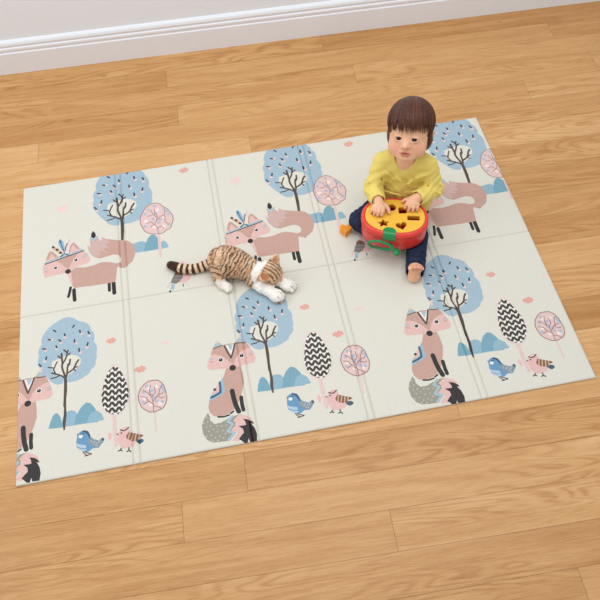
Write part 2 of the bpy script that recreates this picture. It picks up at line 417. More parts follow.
walk|P|fox|0|288.2,893.8 303.6,882.3 330.4,873 357.2,866.1 379.4,858.4 396.4,840.1 403.9,815.3 402.1,786.9 391.6,760.7 375.2,747.3 361.5,739 350.6,740.8 337.7,748.5 333.5,733.8 302.8,757 312.3,773 334.1,763.9 346.5,764.6 352.2,771.9 352.1,787.3 343.8,799.3 327.2,805.7 304.7,801.9 277.8,797.4 256,809.4 241.1,832.6 234.5,867.7 244.9,853.8 245.1,891.2 258.3,880.2 272.4,894.8 286.1,875.4
walk|P|fox|0|173.1,762.2 193.1,774.7 223.8,768.2 250.3,771 277.1,778.2 294.8,777.9 316.7,772.1 333.9,760.6 334.8,733.5 327.9,682.7 290.9,682.3 247.6,683.3 204.4,685.9 186.2,685.4 178.6,695.1 174.5,712.3 168.3,732.8 162.9,750.4
walk|P|foxtip|0|244.9,853.8 234.5,867.7 241.1,832.6 256.1,812.2 271.5,806.7 283,816.8 274.6,831.3 298.9,823.2 290.6,840.6 311.7,839.6 300.4,860.6 316.4,864.2 303.6,881.7 288.2,893.8 286.1,875.4 272.4,894.8 258.3,880.2 245.1,891.2
walk|P|black|0|257.6,930.2 265,918.4 267.2,904.2 258.7,894.2 249.1,904 251.4,919.5
walk|L|tailblue|8|248,896.5 259.4,885.8 271.2,899.2
walk|P|foxpink|0|159.9,753.9 173.1,759.4 177.5,733.6 180.3,692.1 172.4,712.8 167,735.8
walk|D|foxtip|2.2|188.8,781.2
walk|D|foxtip|2.2|217.7,752.2
walk|D|foxtip|2.2|246.2,723.5
walk|D|foxtip|2.2|276.7,755.3
walk|D|foxtip|2.2|305,726.5
walk|D|foxtip|2.2|190,728.2
walk|D|foxtip|2.2|220.1,760
walk|D|foxtip|2.2|248.6,731.2
walk|D|foxtip|2.2|276.9,702.7
walk|D|foxtip|2.2|307.5,734.3
walk|D|foxtip|2.2|192.4,735.9
walk|D|foxtip|2.2|222.5,767.9
walk|D|foxtip|2.2|251.1,739
walk|D|foxtip|2.2|279.4,710.4
walk|D|foxtip|2.2|310.1,742.1
walk|D|foxtip|2.2|194.7,743.7
walk|D|foxtip|2.2|223.3,715.1
walk|D|foxtip|2.2|253.5,746.8
walk|D|foxtip|2.2|281.9,718.1
walk|D|foxtip|2.2|312.6,749.9
walk|D|foxtip|2.2|197,751.5
walk|D|foxtip|2.2|225.7,722.8
walk|D|foxtip|2.2|256,754.7
walk|D|foxtip|2.2|284.4,725.9
walk|D|foxtip|2.2|312.5,697.4
walk|D|foxtip|2.2|199.4,759.4
walk|P|blanket|0|152.2,850.4 139,871.7 130.6,896.8 132.5,914.1 139.3,917.4 148.2,904.8 153.4,880.3 155.4,856.6
walk|L|navy|3|137,912 143.5,882.4 152.6,851.5
walk|D|navy|8|138.3,904
walk|P|sand|0|109.9,890.7 121.1,881.3 134.4,866.9 146.4,852.8 141,844.7 127.7,856.8 114.3,871.2 108.1,883
walk|D|ink|10|112.6,884.3
walk|D|ink|10|126.9,869.7
walk|D|ink|10|138.8,852.7
walk|L|pinkbird|4.5|154.5,858 161.4,878.6 172.2,904.4
walk|L|ink|3|155.4,859.5 158.3,879.2 163,891.1
walk|P|foxpink|0|76.7,804.9 83.3,812 87.6,833.8 94.2,858.1 101.8,868 109.9,865.2 131.1,835.9 149.8,840.6 167.7,844.8 172.6,876.2 180.5,889.1 188.6,889.2 203.9,864.9 220,847.5 234.3,828.3 243.5,806.4 239.9,790.1 224.2,783.8 193.2,779.1 179.8,769.1 164.3,761.2 149,758.9 127.1,758 100.9,755.3 83.5,750.7 76.8,777
walk|P|fox|0|87.6,830.9 94.2,858.1 101.8,868 109.9,865.2 131.1,835.9 120.9,832.4 106.3,856.7 95.6,829.2
walk|P|fox|0|166.8,843.8 172.6,876.2 180.5,889.1 188.6,889.2 203.9,864.9 208.2,857 199.2,856 184.4,880.7 177,869.4 173.1,847.1
walk|P|fox|0|120.8,820.5 145.2,827.2 194.4,838 201.1,838.3 188.7,820.8 175.9,798 165.8,773.7 153.6,784.2 138.4,806
walk|L|tailblue|8|85.9,816.5 149.8,833.7 218.7,848.9
walk|L|ink|3.4|83.3,811.4 149.7,828 220.4,844.5
walk|L|navy|5|138.6,834.3 152.1,845.8 165.4,837.2
walk|D|tailblue|8|152.9,839.9
walk|D|eggwhite|15|120.2,788.4
walk|D|black|11|120.2,788.4
walk|D|eggwhite|3|118.5,791.6
walk|D|eggwhite|15|192.9,808.6
walk|D|black|11|192.9,808.6
walk|D|eggwhite|3|191.2,811.8
walk|D|black|19|163.9,763
walk|L|tailblue|3|79.8,794.2 93,787.5
walk|L|tailblue|3|216.1,816.2 229,830.6
walk|L|tailblue|3|221.4,812.8 231.9,824.2
walk|L|fox|2.5|81.6,780.4 94.8,774.3
top|P|hill2|0|370.5,797.3 372.4,830.1 394.6,839.4 411,842.8 427.5,845.4 443.3,838.3 445.6,795.1
top|P|hill2|0|488.6,793.8 496.4,822.3 506.2,831.9 517.1,823.5 524.3,802.4 523.1,797
top|P|hill1|0|434.1,795.2 440.5,824.9 453.6,854.9 467.3,868.5 479.7,863.5 492.5,841.9 496.7,795.7
top|L|pinkstem|9.5|494.4,874.6 493.2,841.7 492.4,795.3 491.5,763.3
top|D|pinkstem|10|491.4,761.1
top|P|lolli|0|489.8,1018 506.3,1011.9 519.8,993.9 535.3,978 543.2,961.4 551,944.9 551.8,925.1 545.5,904.6 538.2,884.4 522.9,878.1 509.1,866.7 494.5,866.1 474.6,868.4 458.7,875.2 445,887.6 435.6,911.2 431.4,931.5 430.9,951.1 439.9,973.8 452.7,998.4 468.7,1012.5
top|D|lolliwhite|15|451.9,934.4
top|D|lolliwhite|15|480.8,901.5
top|D|lolliwhite|15|521.2,944
top|D|lolliwhite|15|513.5,896.9
top|D|lolliwhite|15|496.3,981.5
top|D|lolliblue|11|488.7,1003.1
top|D|lolliblue|11|463.3,988.6
top|D|lolliblue|11|450.7,969
top|D|lolliblue|11|489.5,965.6
top|D|lolliblue|11|478.3,940.9
top|D|lolliblue|11|503.6,933
top|D|lolliblue|11|498.8,919.4
top|D|lolliblue|11|446.6,911.3
top|D|lolliblue|11|530.8,969.1
top|D|lolliblue|11|536.8,952.9
top|D|lolliblue|11|534.2,902.1
top|D|lolliblue|11|522.7,983.3
top|L|lollin|2.4|493,870.2 491.3,894.5 481.7,913.4 490.3,928.6 495.6,949.5 487.8,968.4
top|L|lollin|2.4|491.6,945.4 480.1,965.1 472.5,986.6
top|L|lollin|2.4|487.7,966 487.5,988.4
top|L|lollin|2.4|492.5,933 506.6,947.1 524,955.7 524.1,978
top|L|lollin|2.4|512.5,950.8 526.7,942.8
top|L|lollin|2.4|481.5,911 471.8,927.7 451.3,924.8
top|L|lollin|2.4|477.9,960.7 457.3,957.7
top|L|lollin|2.4|523.6,950.8 521.2,921.9 532.6,904.9
top|L|lollin|2.4|493.1,894.1 504.7,901.2 514.7,889.4
top|L|lollin|2.4|481.7,913.4 468.2,904.3
top|L|lollin|2.6|489.8,1018 506.3,1011.9 519.8,993.9 535.3,978 543.2,961.4 551,944.9 551.8,925.1 545.5,904.6 538.2,884.4 522.9,878.1 509.1,866.7 494.5,866.1 474.6,868.4 458.7,875.2 445,887.6 435.6,911.2 431.4,931.5 430.9,951.1 439.9,973.8 452.7,998.4 468.7,1012.5 489.8,1018
mid|P|pinkbird|0|545,684.6 553.2,709.6 560.5,723 571.7,716.9 581.8,699.8 594,675 592.1,657 584.5,640.4 569,631 551.5,630.3 544.9,637.8
mid|P|birdwing|0|537.4,682.5 546.6,686.1 556.4,680.7 563.1,668.6 560.1,652.8 547.8,637.2 534,630.4 516.8,639.4 525,658.4
mid|P|brown|0|537.4,682.5 546.6,686.1 556.4,680.7 561.8,670 558.3,664.2 533.3,669.4
mid|L|grey|3|530.9,665.5 560.7,659.2
mid|L|grey|3|524.1,649.5 552.9,645.2
mid|L|pinkbird|4|515.8,637.5 504.2,621.2
mid|P|tailblue|0|519.7,632.3 531,629.2 524.5,606.2 513.5,612.1
mid|L|blanket|5|522.5,631.7 517.8,611.2
mid|D|ink|7|511.9,603.9
mid|L|ink|3|559.1,624.8 558.5,613.4
mid|L|pinkstem|2|558.5,613.4 558.8,604.4
mid|L|pinkstem|2.5|568.3,630 578.5,609.9
cloud|P|cloudpale|0|125.9,1067.5 129.9,1073.3 134.8,1073.5 136.8,1079.7 143.6,1078.2 147.5,1076.1 150.5,1083.4 158.4,1084.3 162.2,1076.9 166.2,1078.7 172,1072.1 170.9,1065.7 174.7,1059.6 168.8,1055.6 163.9,1056.7 163.8,1048.8 157.9,1046.2 153.1,1052.4 147.2,1044.5 141.4,1048.4 137.5,1054.5 129.8,1056.2 128.8,1062.9
cloud|P|cloud|0|595,1164 598.6,1168.6 602.5,1168.8 604.5,1173.8 609.9,1172.6 612.8,1170.9 615.7,1176.7 622.1,1177.5 624.6,1171.5 627.9,1173 632,1167.8 630.7,1162.6 633.3,1157.8 628.3,1154.6 624.5,1155.4 623.9,1149.1 619,1146.9 615.6,1152 610.3,1145.6 606,1148.7 603.3,1153.6 597.3,1154.9 597,1160.3
cloud|P|cloud|0|284.3,447 287.3,450.5 290.8,450.6 292.4,454.5 297.2,453.5 300,452.1 302.3,456.6 308,457.1 310.6,452.4 313.4,453.5 317.4,449.3 316.5,445.3 319.2,441.4 314.8,439 311.4,439.7 311.1,434.8 306.8,433.2 303.5,437.2 299.1,432.3 295,434.8 292.4,438.7 286.8,439.8 286.3,444.1
cloud|P|cloud|0|369.5,320.1 373,324 377,324.1 378.9,328.4 384.5,327.3 387.6,325.7 390.4,330.7 396.9,331.3 399.8,326 403.1,327.2 407.6,322.5 406.5,318.1 409.4,313.7 404.4,311.1 400.4,311.9 400,306.4 395.1,304.6 391.3,309.1 386.1,303.7 381.5,306.5 378.6,310.8 372.2,312.1 371.7,316.8
cloud|P|cloudpale|0|464,402.6 466.3,405.2 469,405.3 470.3,408.2 474,407.4 476.1,406.4 478,409.8 482.4,410.2 484.2,406.6 486.4,407.4 489.4,404.3 488.6,401.3 490.5,398.3 487.1,396.5 484.4,397.1 484.1,393.3 480.8,392.1 478.4,395.2 474.8,391.5 471.8,393.4 469.9,396.3 465.7,397.1 465.4,400.4'''
MW, MH, MT = 1.8, 1.2, 0.008
PER = 0.652
FOLDS = [.36, .72, 1.08, 1.44]
INK = dict(cream=(224, 222, 210), crown=(164, 190, 205), trunk=(84, 70, 64), seedpink=(232, 204, 202), ink=(58, 60, 68), hill1=(122, 168, 186),
           hill2=(146, 183, 200), eggwhite=(240, 236, 230), chev=(68, 62, 54), pinkstem=(231, 200, 197), pinkbird=(231, 188, 184), lollin=(163, 126, 120),
           lolli=(228, 199, 195), lolliwhite=(243, 226, 220), lolliblue=(168, 188, 208), bluebird=(104, 154, 192), navy=(62, 92, 116), birdchest=(180, 202, 218),
           grey=(140, 150, 156), brown=(128, 92, 74), sand=(212, 172, 142), tailgrey=(156, 154, 141), tailblue=(168, 192, 204), foxpink=(228, 189, 182), black=(46, 41, 41),
           taildot=(228, 214, 202), fox=(200, 162, 149), blanket=(148, 186, 212), foxtip=(208, 177, 171), birdwing=(132, 122, 118), cloudpale=(236, 210, 206), cloud=(228, 170, 157))

def build_mat():
    root = empty('play_mat', (0, 0, 0), R(1.92))
    tag(root, 'cream folding play mat printed with foxes, blue trees and birds on the oak floor', 'play mat')
    mats = {}
    for k, c in INK.items():
        m = mat('print_' + k, c, 0.5, 0.35)
        P = m.node_tree.nodes['Principled BSDF']
        tc = N(m, 'ShaderNodeTexCoord')
        # speckled ink
        nz = N(m, 'ShaderNodeTexNoise'); nz.inputs['Scale'].default_value = 420; nz.inputs['Detail'].default_value = 1
        L(m, tc.outputs['Object'], nz.inputs['Vector'])
        mr = N(m, 'ShaderNodeMapRange'); mr.inputs[1].default_value = .3; mr.inputs[2].default_value = .7
        am = .015 if k == 'cream' else .07
        mr.inputs[3].default_value = 1 - am; mr.inputs[4].default_value = 1 + am
        L(m, nz.outputs[0], mr.inputs[0])
        vm = N(m, 'ShaderNodeVectorMath', operation='SCALE'); vm.inputs[0].default_value = [v * .94 for v in lin(c)[:3]]
        L(m, mr.outputs[0], vm.inputs['Scale']); L(m, vm.outputs[0], P.inputs['Base Color'])
        # woven embossing of the foam
        sp = N(m, 'ShaderNodeSeparateXYZ'); L(m, tc.outputs['Object'], sp.inputs[0])
        ss = []
        for i, kx in ((0, 2 * math.pi / .0125), (1, 2 * math.pi / .0165)):
            a = N(m, 'ShaderNodeMath', operation='MULTIPLY'); a.inputs[1].default_value = kx; L(m, sp.outputs[i], a.inputs[0])
            s = N(m, 'ShaderNodeMath', operation='SINE'); L(m, a.outputs[0], s.inputs[0]); ss.append(s)
        pr = N(m, 'ShaderNodeMath', operation='MULTIPLY'); L(m, ss[0].outputs[0], pr.inputs[0]); L(m, ss[1].outputs[0], pr.inputs[1])
        cl = N(m, 'ShaderNodeMapRange'); cl.inputs[1].default_value = -.4; cl.inputs[2].default_value = .4; L(m, pr.outputs[0], cl.inputs[0])
        bp = N(m, 'ShaderNodeBump'); bp.inputs['Strength'].default_value = .35; bp.inputs['Distance'].default_value = .0006
        L(m, cl.outputs[0], bp.inputs['Height']); L(m, bp.outputs[0], P.inputs['Normal'])
        mats[k] = m
    # ---- design -> polygons (metres, design space), grouped in draw order
    rows = []
    clip_poly = None
    for ln in PRINT.strip().split('\n'):
        tg, kd, col, wd, pts = ln.split('|')
        pts = [tuple(float(v) / 1000 for v in p.split(',')) for p in pts.split()]
        rows.append((tg, kd, col, float(wd), pts))
        if kd == 'C': clip_poly = pts
    PXM = .00108     # metres of print per traced step of a line width
    def disc(c, r, n=10):
        return [(c[0] + r * math.cos(2 * math.pi * i / n), c[1] + r * math.sin(2 * math.pi * i / n)) for i in range(n)]
    def stroke(pts, w, caps=True):
        out = []
        h = w / 2
        for a, b in zip(pts, pts[1:]):
            dx, dy = b[0] - a[0], b[1] - a[1]
            l = math.hypot(dx, dy)
            if l < 1e-7: continue
            nx, ny = -dy / l * h, dx / l * h
            out.append([(a[0] + nx, a[1] + ny), (a[0] - nx, a[1] - ny), (b[0] - nx, b[1] - ny), (b[0] + nx, b[1] + ny)])
        if caps:
            out += [disc(p, h, 8)[:] + ['cap'] for p in pts]
        return out
    def area2(p):
        return sum(p[i][0] * p[(i + 1) % len(p)][1] - p[(i + 1) % len(p)][0] * p[i][1] for i in range(len(p)))
    def clip_half(poly, ax, val, keep_less):
        out = []
        for i in range(len(poly)):
            p, q = poly[i], poly[(i + 1) % len(poly)]
            a = (p[ax] <= val) if keep_less else (p[ax] >= val)
            b = (q[ax] <= val) if keep_less else (q[ax] >= val)
            if a: out.append(p)
            if a != b:
                t = (val - p[ax]) / (q[ax] - p[ax])
                r = [p[0] + t * (q[0] - p[0]), p[1] + t * (q[1] - p[1])]
                r[ax] = val
                out.append(tuple(r))
        return out
    def clip_convex(poly, cv):
        s = 1 if area2(cv) > 0 else -1
        for i in range(len(cv)):
            a, b = cv[i], cv[(i + 1) % len(cv)]
            f = lambda p: s * ((b[0] - a[0]) * (p[1] - a[1]) - (b[1] - a[1]) * (p[0] - a[0]))
            out = []
            for j in range(len(poly)):
                p, q = poly[j], poly[(j + 1) % len(poly)]
                fp, fq = f(p), f(q)
                if fp >= 0: out.append(p)
                if (fp >= 0) != (fq >= 0):
                    t = fp / (fp - fq); out.append((p[0] + t * (q[0] - p[0]), p[1] + t * (q[1] - p[1])))
            poly = out
            if len(poly) < 3: return []
        return poly
    def to_polys(kd, wd, pts):
        w = wd * PXM
        if kd == 'P': return [pts]
        if kd == 'L': return stroke(pts, w)
        if kd == 'Z': return [q for q in (clip_convex(s, clip_poly) for s in stroke(pts, w, False)) if len(q) > 2]
        if kd == 'D': return [disc(pts[0], w / 2, 12)]
        if kd == 'K': return [pts]
        return []
    def top_tree(p):
        return (.363 + 1.16 * (p[0] - .149), .965 + 1.2 * (p[1] - .337))
    class Pl(list): cap = False
    shapes = []          # (colour, [polys]) in draw order
    for step in ('top_tree', 'top', 'walk', 'mid', 'cloud', 'low', 'tree', 'sit', 'lolli'):
        for k in (-1, 0, 1, 2):
            for tg, kd, col, wd, pts in rows:
                if tg != ('tree' if step == 'top_tree' else step) or kd in 'CK': continue
                q = pts; wv = wd
                if step == 'top_tree':
                    q = [top_tree(p) for p in pts]; wv = wd * 1.17
                ps = to_polys(kd, wv, q)
                dy = -.0035 * (k - 2 if step == 'sit' else k) if step in ('low', 'tree', 'sit', 'lolli') else 0
                ps = [[(q[0] + k * PER, q[1] + dy) if q != 'cap' else q for q in p] for p in ps]
                flags = [p[-1] == 'cap' for p in ps]
                ps = [(p[:-1] if fl else p) for p, fl in zip(ps, flags)]
                ps = [Pl(p) for p in ps]
                for p, fl in zip(ps, flags): p.cap = fl
                ps = [p for p in ps if max(a[0] for a in p) > 0.002 and min(a[0] for a in p) < MW - .002]
                if ps: shapes.append((col, ps))
    # ---- height profile of the foam
    xb = {0, .0015, .005, MW - .005, MW - .0015, MW}
    cent = []
    for f in FOLDS:
        for g in (f - .0105, f + .0105):
            cent.append(g)
            xb |= {g - .0045, g - .002, g, g + .002, g + .0045}
        xb |= {f}
    yb = {0, .0015, .005, MH - .005, MH - .0015, MH, .6 - .0032, .6 - .0015, .6, .6 + .0015, .6 + .0032}
    xb = sorted(xb); yb = sorted(yb)
    def hx(x):
        for g in cent:
            d = abs(x - g)
            if d < .0046: return -.0042 * (1 - d / .0045) ** 1.3 if d < .0045 else 0
        for f in FOLDS:
            if abs(x - f) < .0046: return .0009
        d = min(x, MW - x)
        return -.0025 * (1 - d / .005) ** 2 if d < .005 else 0
    def hy(y):
        d = abs(y - .6)
        if d < .0032: return -.0034 * (1 - d / .0032)
        d = min(y, MH - y)
        return -.0025 * (1 - d / .005) ** 2 if d < .005 else 0
    Hx = [hx(x) for x in xb]; Hy = [hy(y) for y in yb]
    import bisect
    def height(x, y):
        i = min(max(bisect.bisect_right(xb, x) - 1, 0), len(xb) - 2); j = min(max(bisect.bisect_right(yb, y) - 1, 0), len(yb) - 2)
        a = (x - xb[i]) / (xb[i + 1] - xb[i]); b = (y - yb[j]) / (yb[j + 1] - yb[j])
        return MT + min(Hx[i] * (1 - a) + Hx[i + 1] * a, 0.001) + (Hy[j] * (1 - b) + Hy[j + 1] * b)
    cuts = sorted([0, MW] + cent)
    def piece_id(xc, yc):
        return (bisect.bisect_right(cuts, xc) - 1, 0 if yc < .6 else 1)
    pieces = {}
    def piece(c, r):
        if c % 2 == 1: r = 0            # the narrow strip between two grooves is one piece
        return pieces.setdefault((c, r), dict(V=[], F=[], M=[]))
    # base grid
    for i in range(len(xb) - 1):
        for j in range(len(yb) - 1):
            c, r = piece_id((xb[i] + xb[i + 1]) / 2, (yb[j] + yb[j + 1]) / 2)
            p = piece(c, r)
            n0 = len(p['V'])
            for x, y in ((xb[i], yb[j]), (xb[i + 1], yb[j]), (xb[i + 1], yb[j + 1]), (xb[i], yb[j + 1])):
                p['V'].append((x, y, height(x, y)))
            p['F'].append((n0, n0 + 1, n0 + 2, n0 + 3)); p['M'].append('cream')
    # sides and underside of each piece
    for (c, r), p in pieces.items():
        x0, x1 = cuts[c], cuts[c + 1]
        y0, y1 = (0, MH) if c % 2 == 1 else ((0, .6) if r == 0 else (.6, MH))
        xs = [x for x in xb if x0 <= x <= x1]; ys = [y for y in yb if y0 <= y <= y1]
        loop = [(x, y0) for x in xs] + [(x1, y) for y in ys[1:]] + [(x, y1) for x in xs[::-1][1:]] + [(x0, y) for y in ys[::-1][1:-1]]
        n0 = len(p['V']); m_ = len(loop)
        p['V'] += [(x, y, height(x, y)) for x, y in loop] + [(x, y, .0003) for x, y in loop]
        for q in range(m_):
            q2 = (q + 1) % m_
            p['F'].append((n0 + q, n0 + m_ + q, n0 + m_ + q2, n0 + q2)); p['M'].append('cream')
        p['F'].append(tuple(range(n0 + m_, n0 + 2 * m_))[::-1]); p['M'].append('cream')
    # print layers
    placed = []
    for col, ps in shapes:
        bx = (min(a[0] for p in ps for a in p), max(a[0] for p in ps for a in p), min(a[1] for p in ps for a in p), max(a[1] for p in ps for a in p))
        lv = 1
        for b2, l2 in placed:
            if l2 >= lv and b2[0] < bx[1] and b2[1] > bx[0] and b2[2] < bx[3] and b2[3] > bx[2]: lv = l2 + 1
        placed.append((bx, lv))
        z = .00004 * lv
        for pn, poly in enumerate(ps):
            z = .00005 * lv + (.000012 if poly.cap else 0) + .000003 * (pn % 3)
            if len(poly) == 4 or area2(poly) == 0: tris = [(0, 1, 2), (0, 2, 3)] if len(poly) == 4 else []
            else: tris = tessellate_polygon([[Vector((a[0], a[1], 0)) for a in poly]])
            if len(poly) == 4 and abs(area2(poly)) > 0:
                parts = [poly] if col != 'x' else []
                # quads may be concave when hand drawn
                tris = tessellate_polygon([[Vector((a[0], a[1], 0)) for a in poly]])
            for t in tris:
                tri = [poly[v] for v in t]
                if area2(tri) < 0: tri.reverse()
                if abs(area2(tri)) < 1e-10: continue
                xm, xM = min(a[0] for a in tri), max(a[0] for a in tri)
                i0 = max(bisect.bisect_right(xb, xm) - 1, 0); i1 = min(bisect.bisect_left(xb, xM), len(xb) - 1)
                for i in range(i0, i1):
                    s = clip_half(clip_half(tri, 0, xb[i], False), 0, xb[i + 1], True)
                    if len(s) < 3: continue
                    ym, yM = min(a[1] for a in s), max(a[1] for a in s)
                    j0 = max(bisect.bisect_right(yb, ym) - 1, 0); j1 = min(bisect.bisect_left(yb, yM), len(yb) - 1)
                    for j in range(j0, j1):
                        u = clip_half(clip_half(s, 1, yb[j], False), 1, yb[j + 1], True)
                        if len(u) < 3 or abs(area2(u)) < 1e-10: continue
                        c, r = piece_id((xb[i] + xb[i + 1]) / 2, (yb[j] + yb[j + 1]) / 2)
                        p = piece(c, r); n0 = len(p['V'])
                        p['V'] += [(x, y, height(x, y) + z) for x, y in u]
                        p['F'].append(tuple(range(n0, n0 + len(u)))); p['M'].append(col)
    print('print layers', max(l for _, l in placed))
    for (c, r), p in sorted(pieces.items()):
        names = sorted(set(p['M']))
        me = bpy.data.meshes.new('panel')
        me.from_pydata(p['V'], [], p['F'])
        me.polygons.foreach_set('material_index', [names.index(q) for q in p['M']])
        me.update()
        link_obj('fold_strip' if c % 2 else 'panel', me, [mats[q] for q in names], root)
    return root
play_mat = build_mat()

# ------------------------------------------------------------------ sculpting: distance fields turned into one smooth mesh
class Field:
    def __init__(s, lo, hi, h):
        s.lo = np.array(lo, dtype=np.float64); s.h = h
        s.n = tuple(int(v) for v in np.ceil((np.array(hi) - s.lo) / h).astype(int) + 1)
        s.D = np.full(s.n, 0.03, dtype=np.float32)
    def _sl(s, lo, hi):
        a = np.maximum(np.floor((np.array(lo) - s.lo) / s.h).astype(int), 0)
        b = np.minimum(np.ceil((np.array(hi) - s.lo) / s.h).astype(int) + 1, s.n)
        if (a >= b).any(): return None, None
        g = [(s.lo[i] + s.h * np.arange(a[i], b[i])).astype(np.float32) for i in range(3)]
        X = np.stack(np.meshgrid(*g, indexing='ij'), -1)
        return tuple(slice(a[i], b[i]) for i in range(3)), X
    def put(s, prim, k=0.006, sub=False):
        fn, lo, hi = prim
        pad = k + 3 * s.h + .004
        sl, X = s._sl(np.array(lo) - pad, np.array(hi) + pad)
        if sl is None: return
        d = fn(X); D = s.D[sl]
        if sub:
            h = np.clip(0.5 - 0.5 * (D + d) / k, 0, 1)
            s.D[sl] = D * (1 - h) - d * h + k * h * (1 - h)
        else:
            h = np.clip(0.5 + 0.5 * (D - d) / k, 0, 1)
            s.D[sl] = D * (1 - h) + d * h - k * h * (1 - h)
    def warp(s, fn, lo=None, hi=None):
        sl, X = s._sl(s.lo if lo is None else lo, (s.lo + s.h * np.array(s.n)) if hi is None else hi)
        s.D[sl] = fn(X, s.D[sl])
    def mesh(s):
        D = s.D; n = D.shape
        neg = D < 0
        c = neg[:-1, :-1, :-1].astype(np.int8)
        cnt = np.zeros((n[0] - 1, n[1] - 1, n[2] - 1), np.int8)
        for i in (0, 1):
            for j in (0, 1):
                for k in (0, 1):
                    cnt += neg[i:n[0] - 1 + i, j:n[1] - 1 + j, k:n[2] - 1 + k]
        cells = np.argwhere((cnt > 0) & (cnt < 8))
        idx = -np.ones(cnt.shape, np.int64); idx[tuple(cells.T)] = np.arange(len(cells))
        P = np.zeros((len(cells), 3)); W = np.zeros(len(cells))
        cor = [(i, j, k) for i in (0, 1) for j in (0, 1) for k in (0, 1)]
        for a in cor:
            for ax in range(3):
                if a[ax]: continue
                b = list(a); b[ax] = 1
                da = D[tuple((cells + a).T)]; db = D[tuple((cells + b).T)]
                m = (da < 0) != (db < 0)
                t = np.where(m, da / np.where(m, da - db, 1), 0)
                q = np.array(a, float)[None, :].repeat(len(cells), 0); q[:, ax] += t
                P += q * m[:, None]; W += m
        P = (cells + P / W[:, None]) * s.h + s.lo
        F = []
        for ax in range(3):
            o1, o2 = [(1, 2), (2, 0), (0, 1)][ax]
            sl0 = [slice(1, n[i] - 1) for i in range(3)]; sl1 = list(sl0)
            sl0[ax] = slice(0, n[ax] - 1); sl1[ax] = slice(1, n[ax])
            A = neg[tuple(sl0)]; B = neg[tuple(sl1)]
            for flip, m in ((False, A & ~B), (True, ~A & B)):
                e = np.argwhere(m)
                if not len(e): continue
                off = np.array([1, 1, 1]); off[ax] = 0
                e = e + off
                def cell(d1, d2):
                    q = e.copy(); q[:, o1] -= d1; q[:, o2] -= d2
                    return idx[tuple(q.T)]
                quad = np.stack([cell(1, 1), cell(0, 1), cell(0, 0), cell(1, 0)], 1)
                F.append(quad[:, ::-1] if flip else quad)
        return P, np.concatenate(F)

def cap(a, b, ra, rb=None):
    rb = ra if rb is None else rb
    a = np.array(a, np.float32); b = np.array(b, np.float32)
    ab = b - a; L2 = float(ab @ ab) or 1e-9
    def fn(X):
        t = np.clip(((X - a) @ ab) / L2, 0, 1)
        return np.linalg.norm(X - a - t[..., None] * ab, axis=-1) - (ra + t * (rb - ra))
    r = max(ra, rb)
    return fn, np.minimum(a, b) - r, np.maximum(a, b) + r
def ell(c, r, M=None):
    c = np.array(c, np.float32); r = np.array(r, np.float32)
    M = None if M is None else np.array(M, np.float32)
    def fn(X):
        q = X - c
        if M is not None: q = q @ M
        k0 = np.linalg.norm(q / r, axis=-1); k1 = np.linalg.norm(q / (r * r), axis=-1) + 1e-9
        return k0 * (k0 - 1) / k1
    m = float(r.max())
    return fn, c - m, c + m
def frame(M, c, prim_pts):
    return [tuple(np.array(c) + np.array(M) @ np.array(p)) for p in prim_pts]

def vnoise(P, scale, seed=0):
    """smooth value noise in [-1, 1] at points P (n,3)"""
    rs = np.random.RandomState(seed); T = rs.rand(4096).astype(np.float32) * 2 - 1
    Q = P / scale + 57.3 * (seed + 1)
    I = np.floor(Q).astype(np.int64); f = Q - I; f = f * f * (3 - 2 * f)
    out = 0
    for i in (0, 1):
        for j in (0, 1):
            for k in (0, 1):
                h = ((I[..., 0] + i) * 73856093 ^ (I[..., 1] + j) * 19349663 ^ (I[..., 2] + k) * 83492791) & 4095
                w = (f[..., 0] if i else 1 - f[..., 0]) * (f[..., 1] if j else 1 - f[..., 1]) * (f[..., 2] if k else 1 - f[..., 2])
                out = out + w * T[h]
    return out

def field_obj(name, fld, m, parent, color=None, shift=(0, 0, 0)):
    P, F = fld.mesh()
    me = bpy.data.meshes.new(name)
    me.vertices.add(len(P)); me.vertices.foreach_set('co', (P - np.array(shift)).astype(np.float32).ravel())
    me.loops.add(F.size); me.loops.foreach_set('vertex_index', F.astype(np.int32).ravel())
    me.polygons.add(len(F)); me.polygons.foreach_set('loop_start', np.arange(0, F.size, 4, dtype=np.int32))
    me.polygons.foreach_set('use_smooth', [True] * len(F))
    me.update(calc_edges=True)
    if color is not None:
        C = color(P)
        ca = me.color_attributes.new('tint', 'FLOAT_COLOR', 'POINT')
        ca.data.foreach_set('color', np.concatenate([C, np.ones((len(C), 1))], 1).astype(np.float32).ravel())
    o = link_obj(name, me, m, parent)
    return o
def tint_mat(name, **kw):
    m = mat(name, (200, 200, 200), **kw)
    a = N(m, 'ShaderNodeAttribute', attribute_name='tint')
    L(m, a.outputs['Color'], m.node_tree.nodes['Principled BSDF'].inputs['Base Color'])
    return m
def near(P, prim, soft):
    return np.clip(0.5 - prim[0](P.astype(np.float32)) / soft, 0, 1)[:, None]
def la(c): return np.array(lin(c)[:3])

def tubes(paths, rad, sides=3):
    """many tapered strands in one mesh: paths is a list of (k,3) arrays, rad(i,t) the radius"""
    V, F = [], []
    for pi, p in enumerate(paths):
        p = np.array(p); n = len(p)
        t = np.gradient(p, axis=0); t /= np.linalg.norm(t, axis=1)[:, None] + 1e-9
        up = np.array([0.31, 0.22, 0.92]); u = np.cross(t, up); u /= np.linalg.norm(u, axis=1)[:, None] + 1e-9
        w = np.cross(t, u); b0 = len(V)
        for i in range(n):
            r = rad(pi, i / (n - 1))
            for s in range(sides):
                a = 2 * math.pi * s / sides
                V.append(p[i] + r * (math.cos(a) * u[i] + math.sin(a) * w[i]))
        for i in range(n - 1):
            for s in range(sides):
                a, b = b0 + i * sides + s, b0 + i * sides + (s + 1) % sides
                F.append((a, b, b + sides, a + sides))
    return V, F

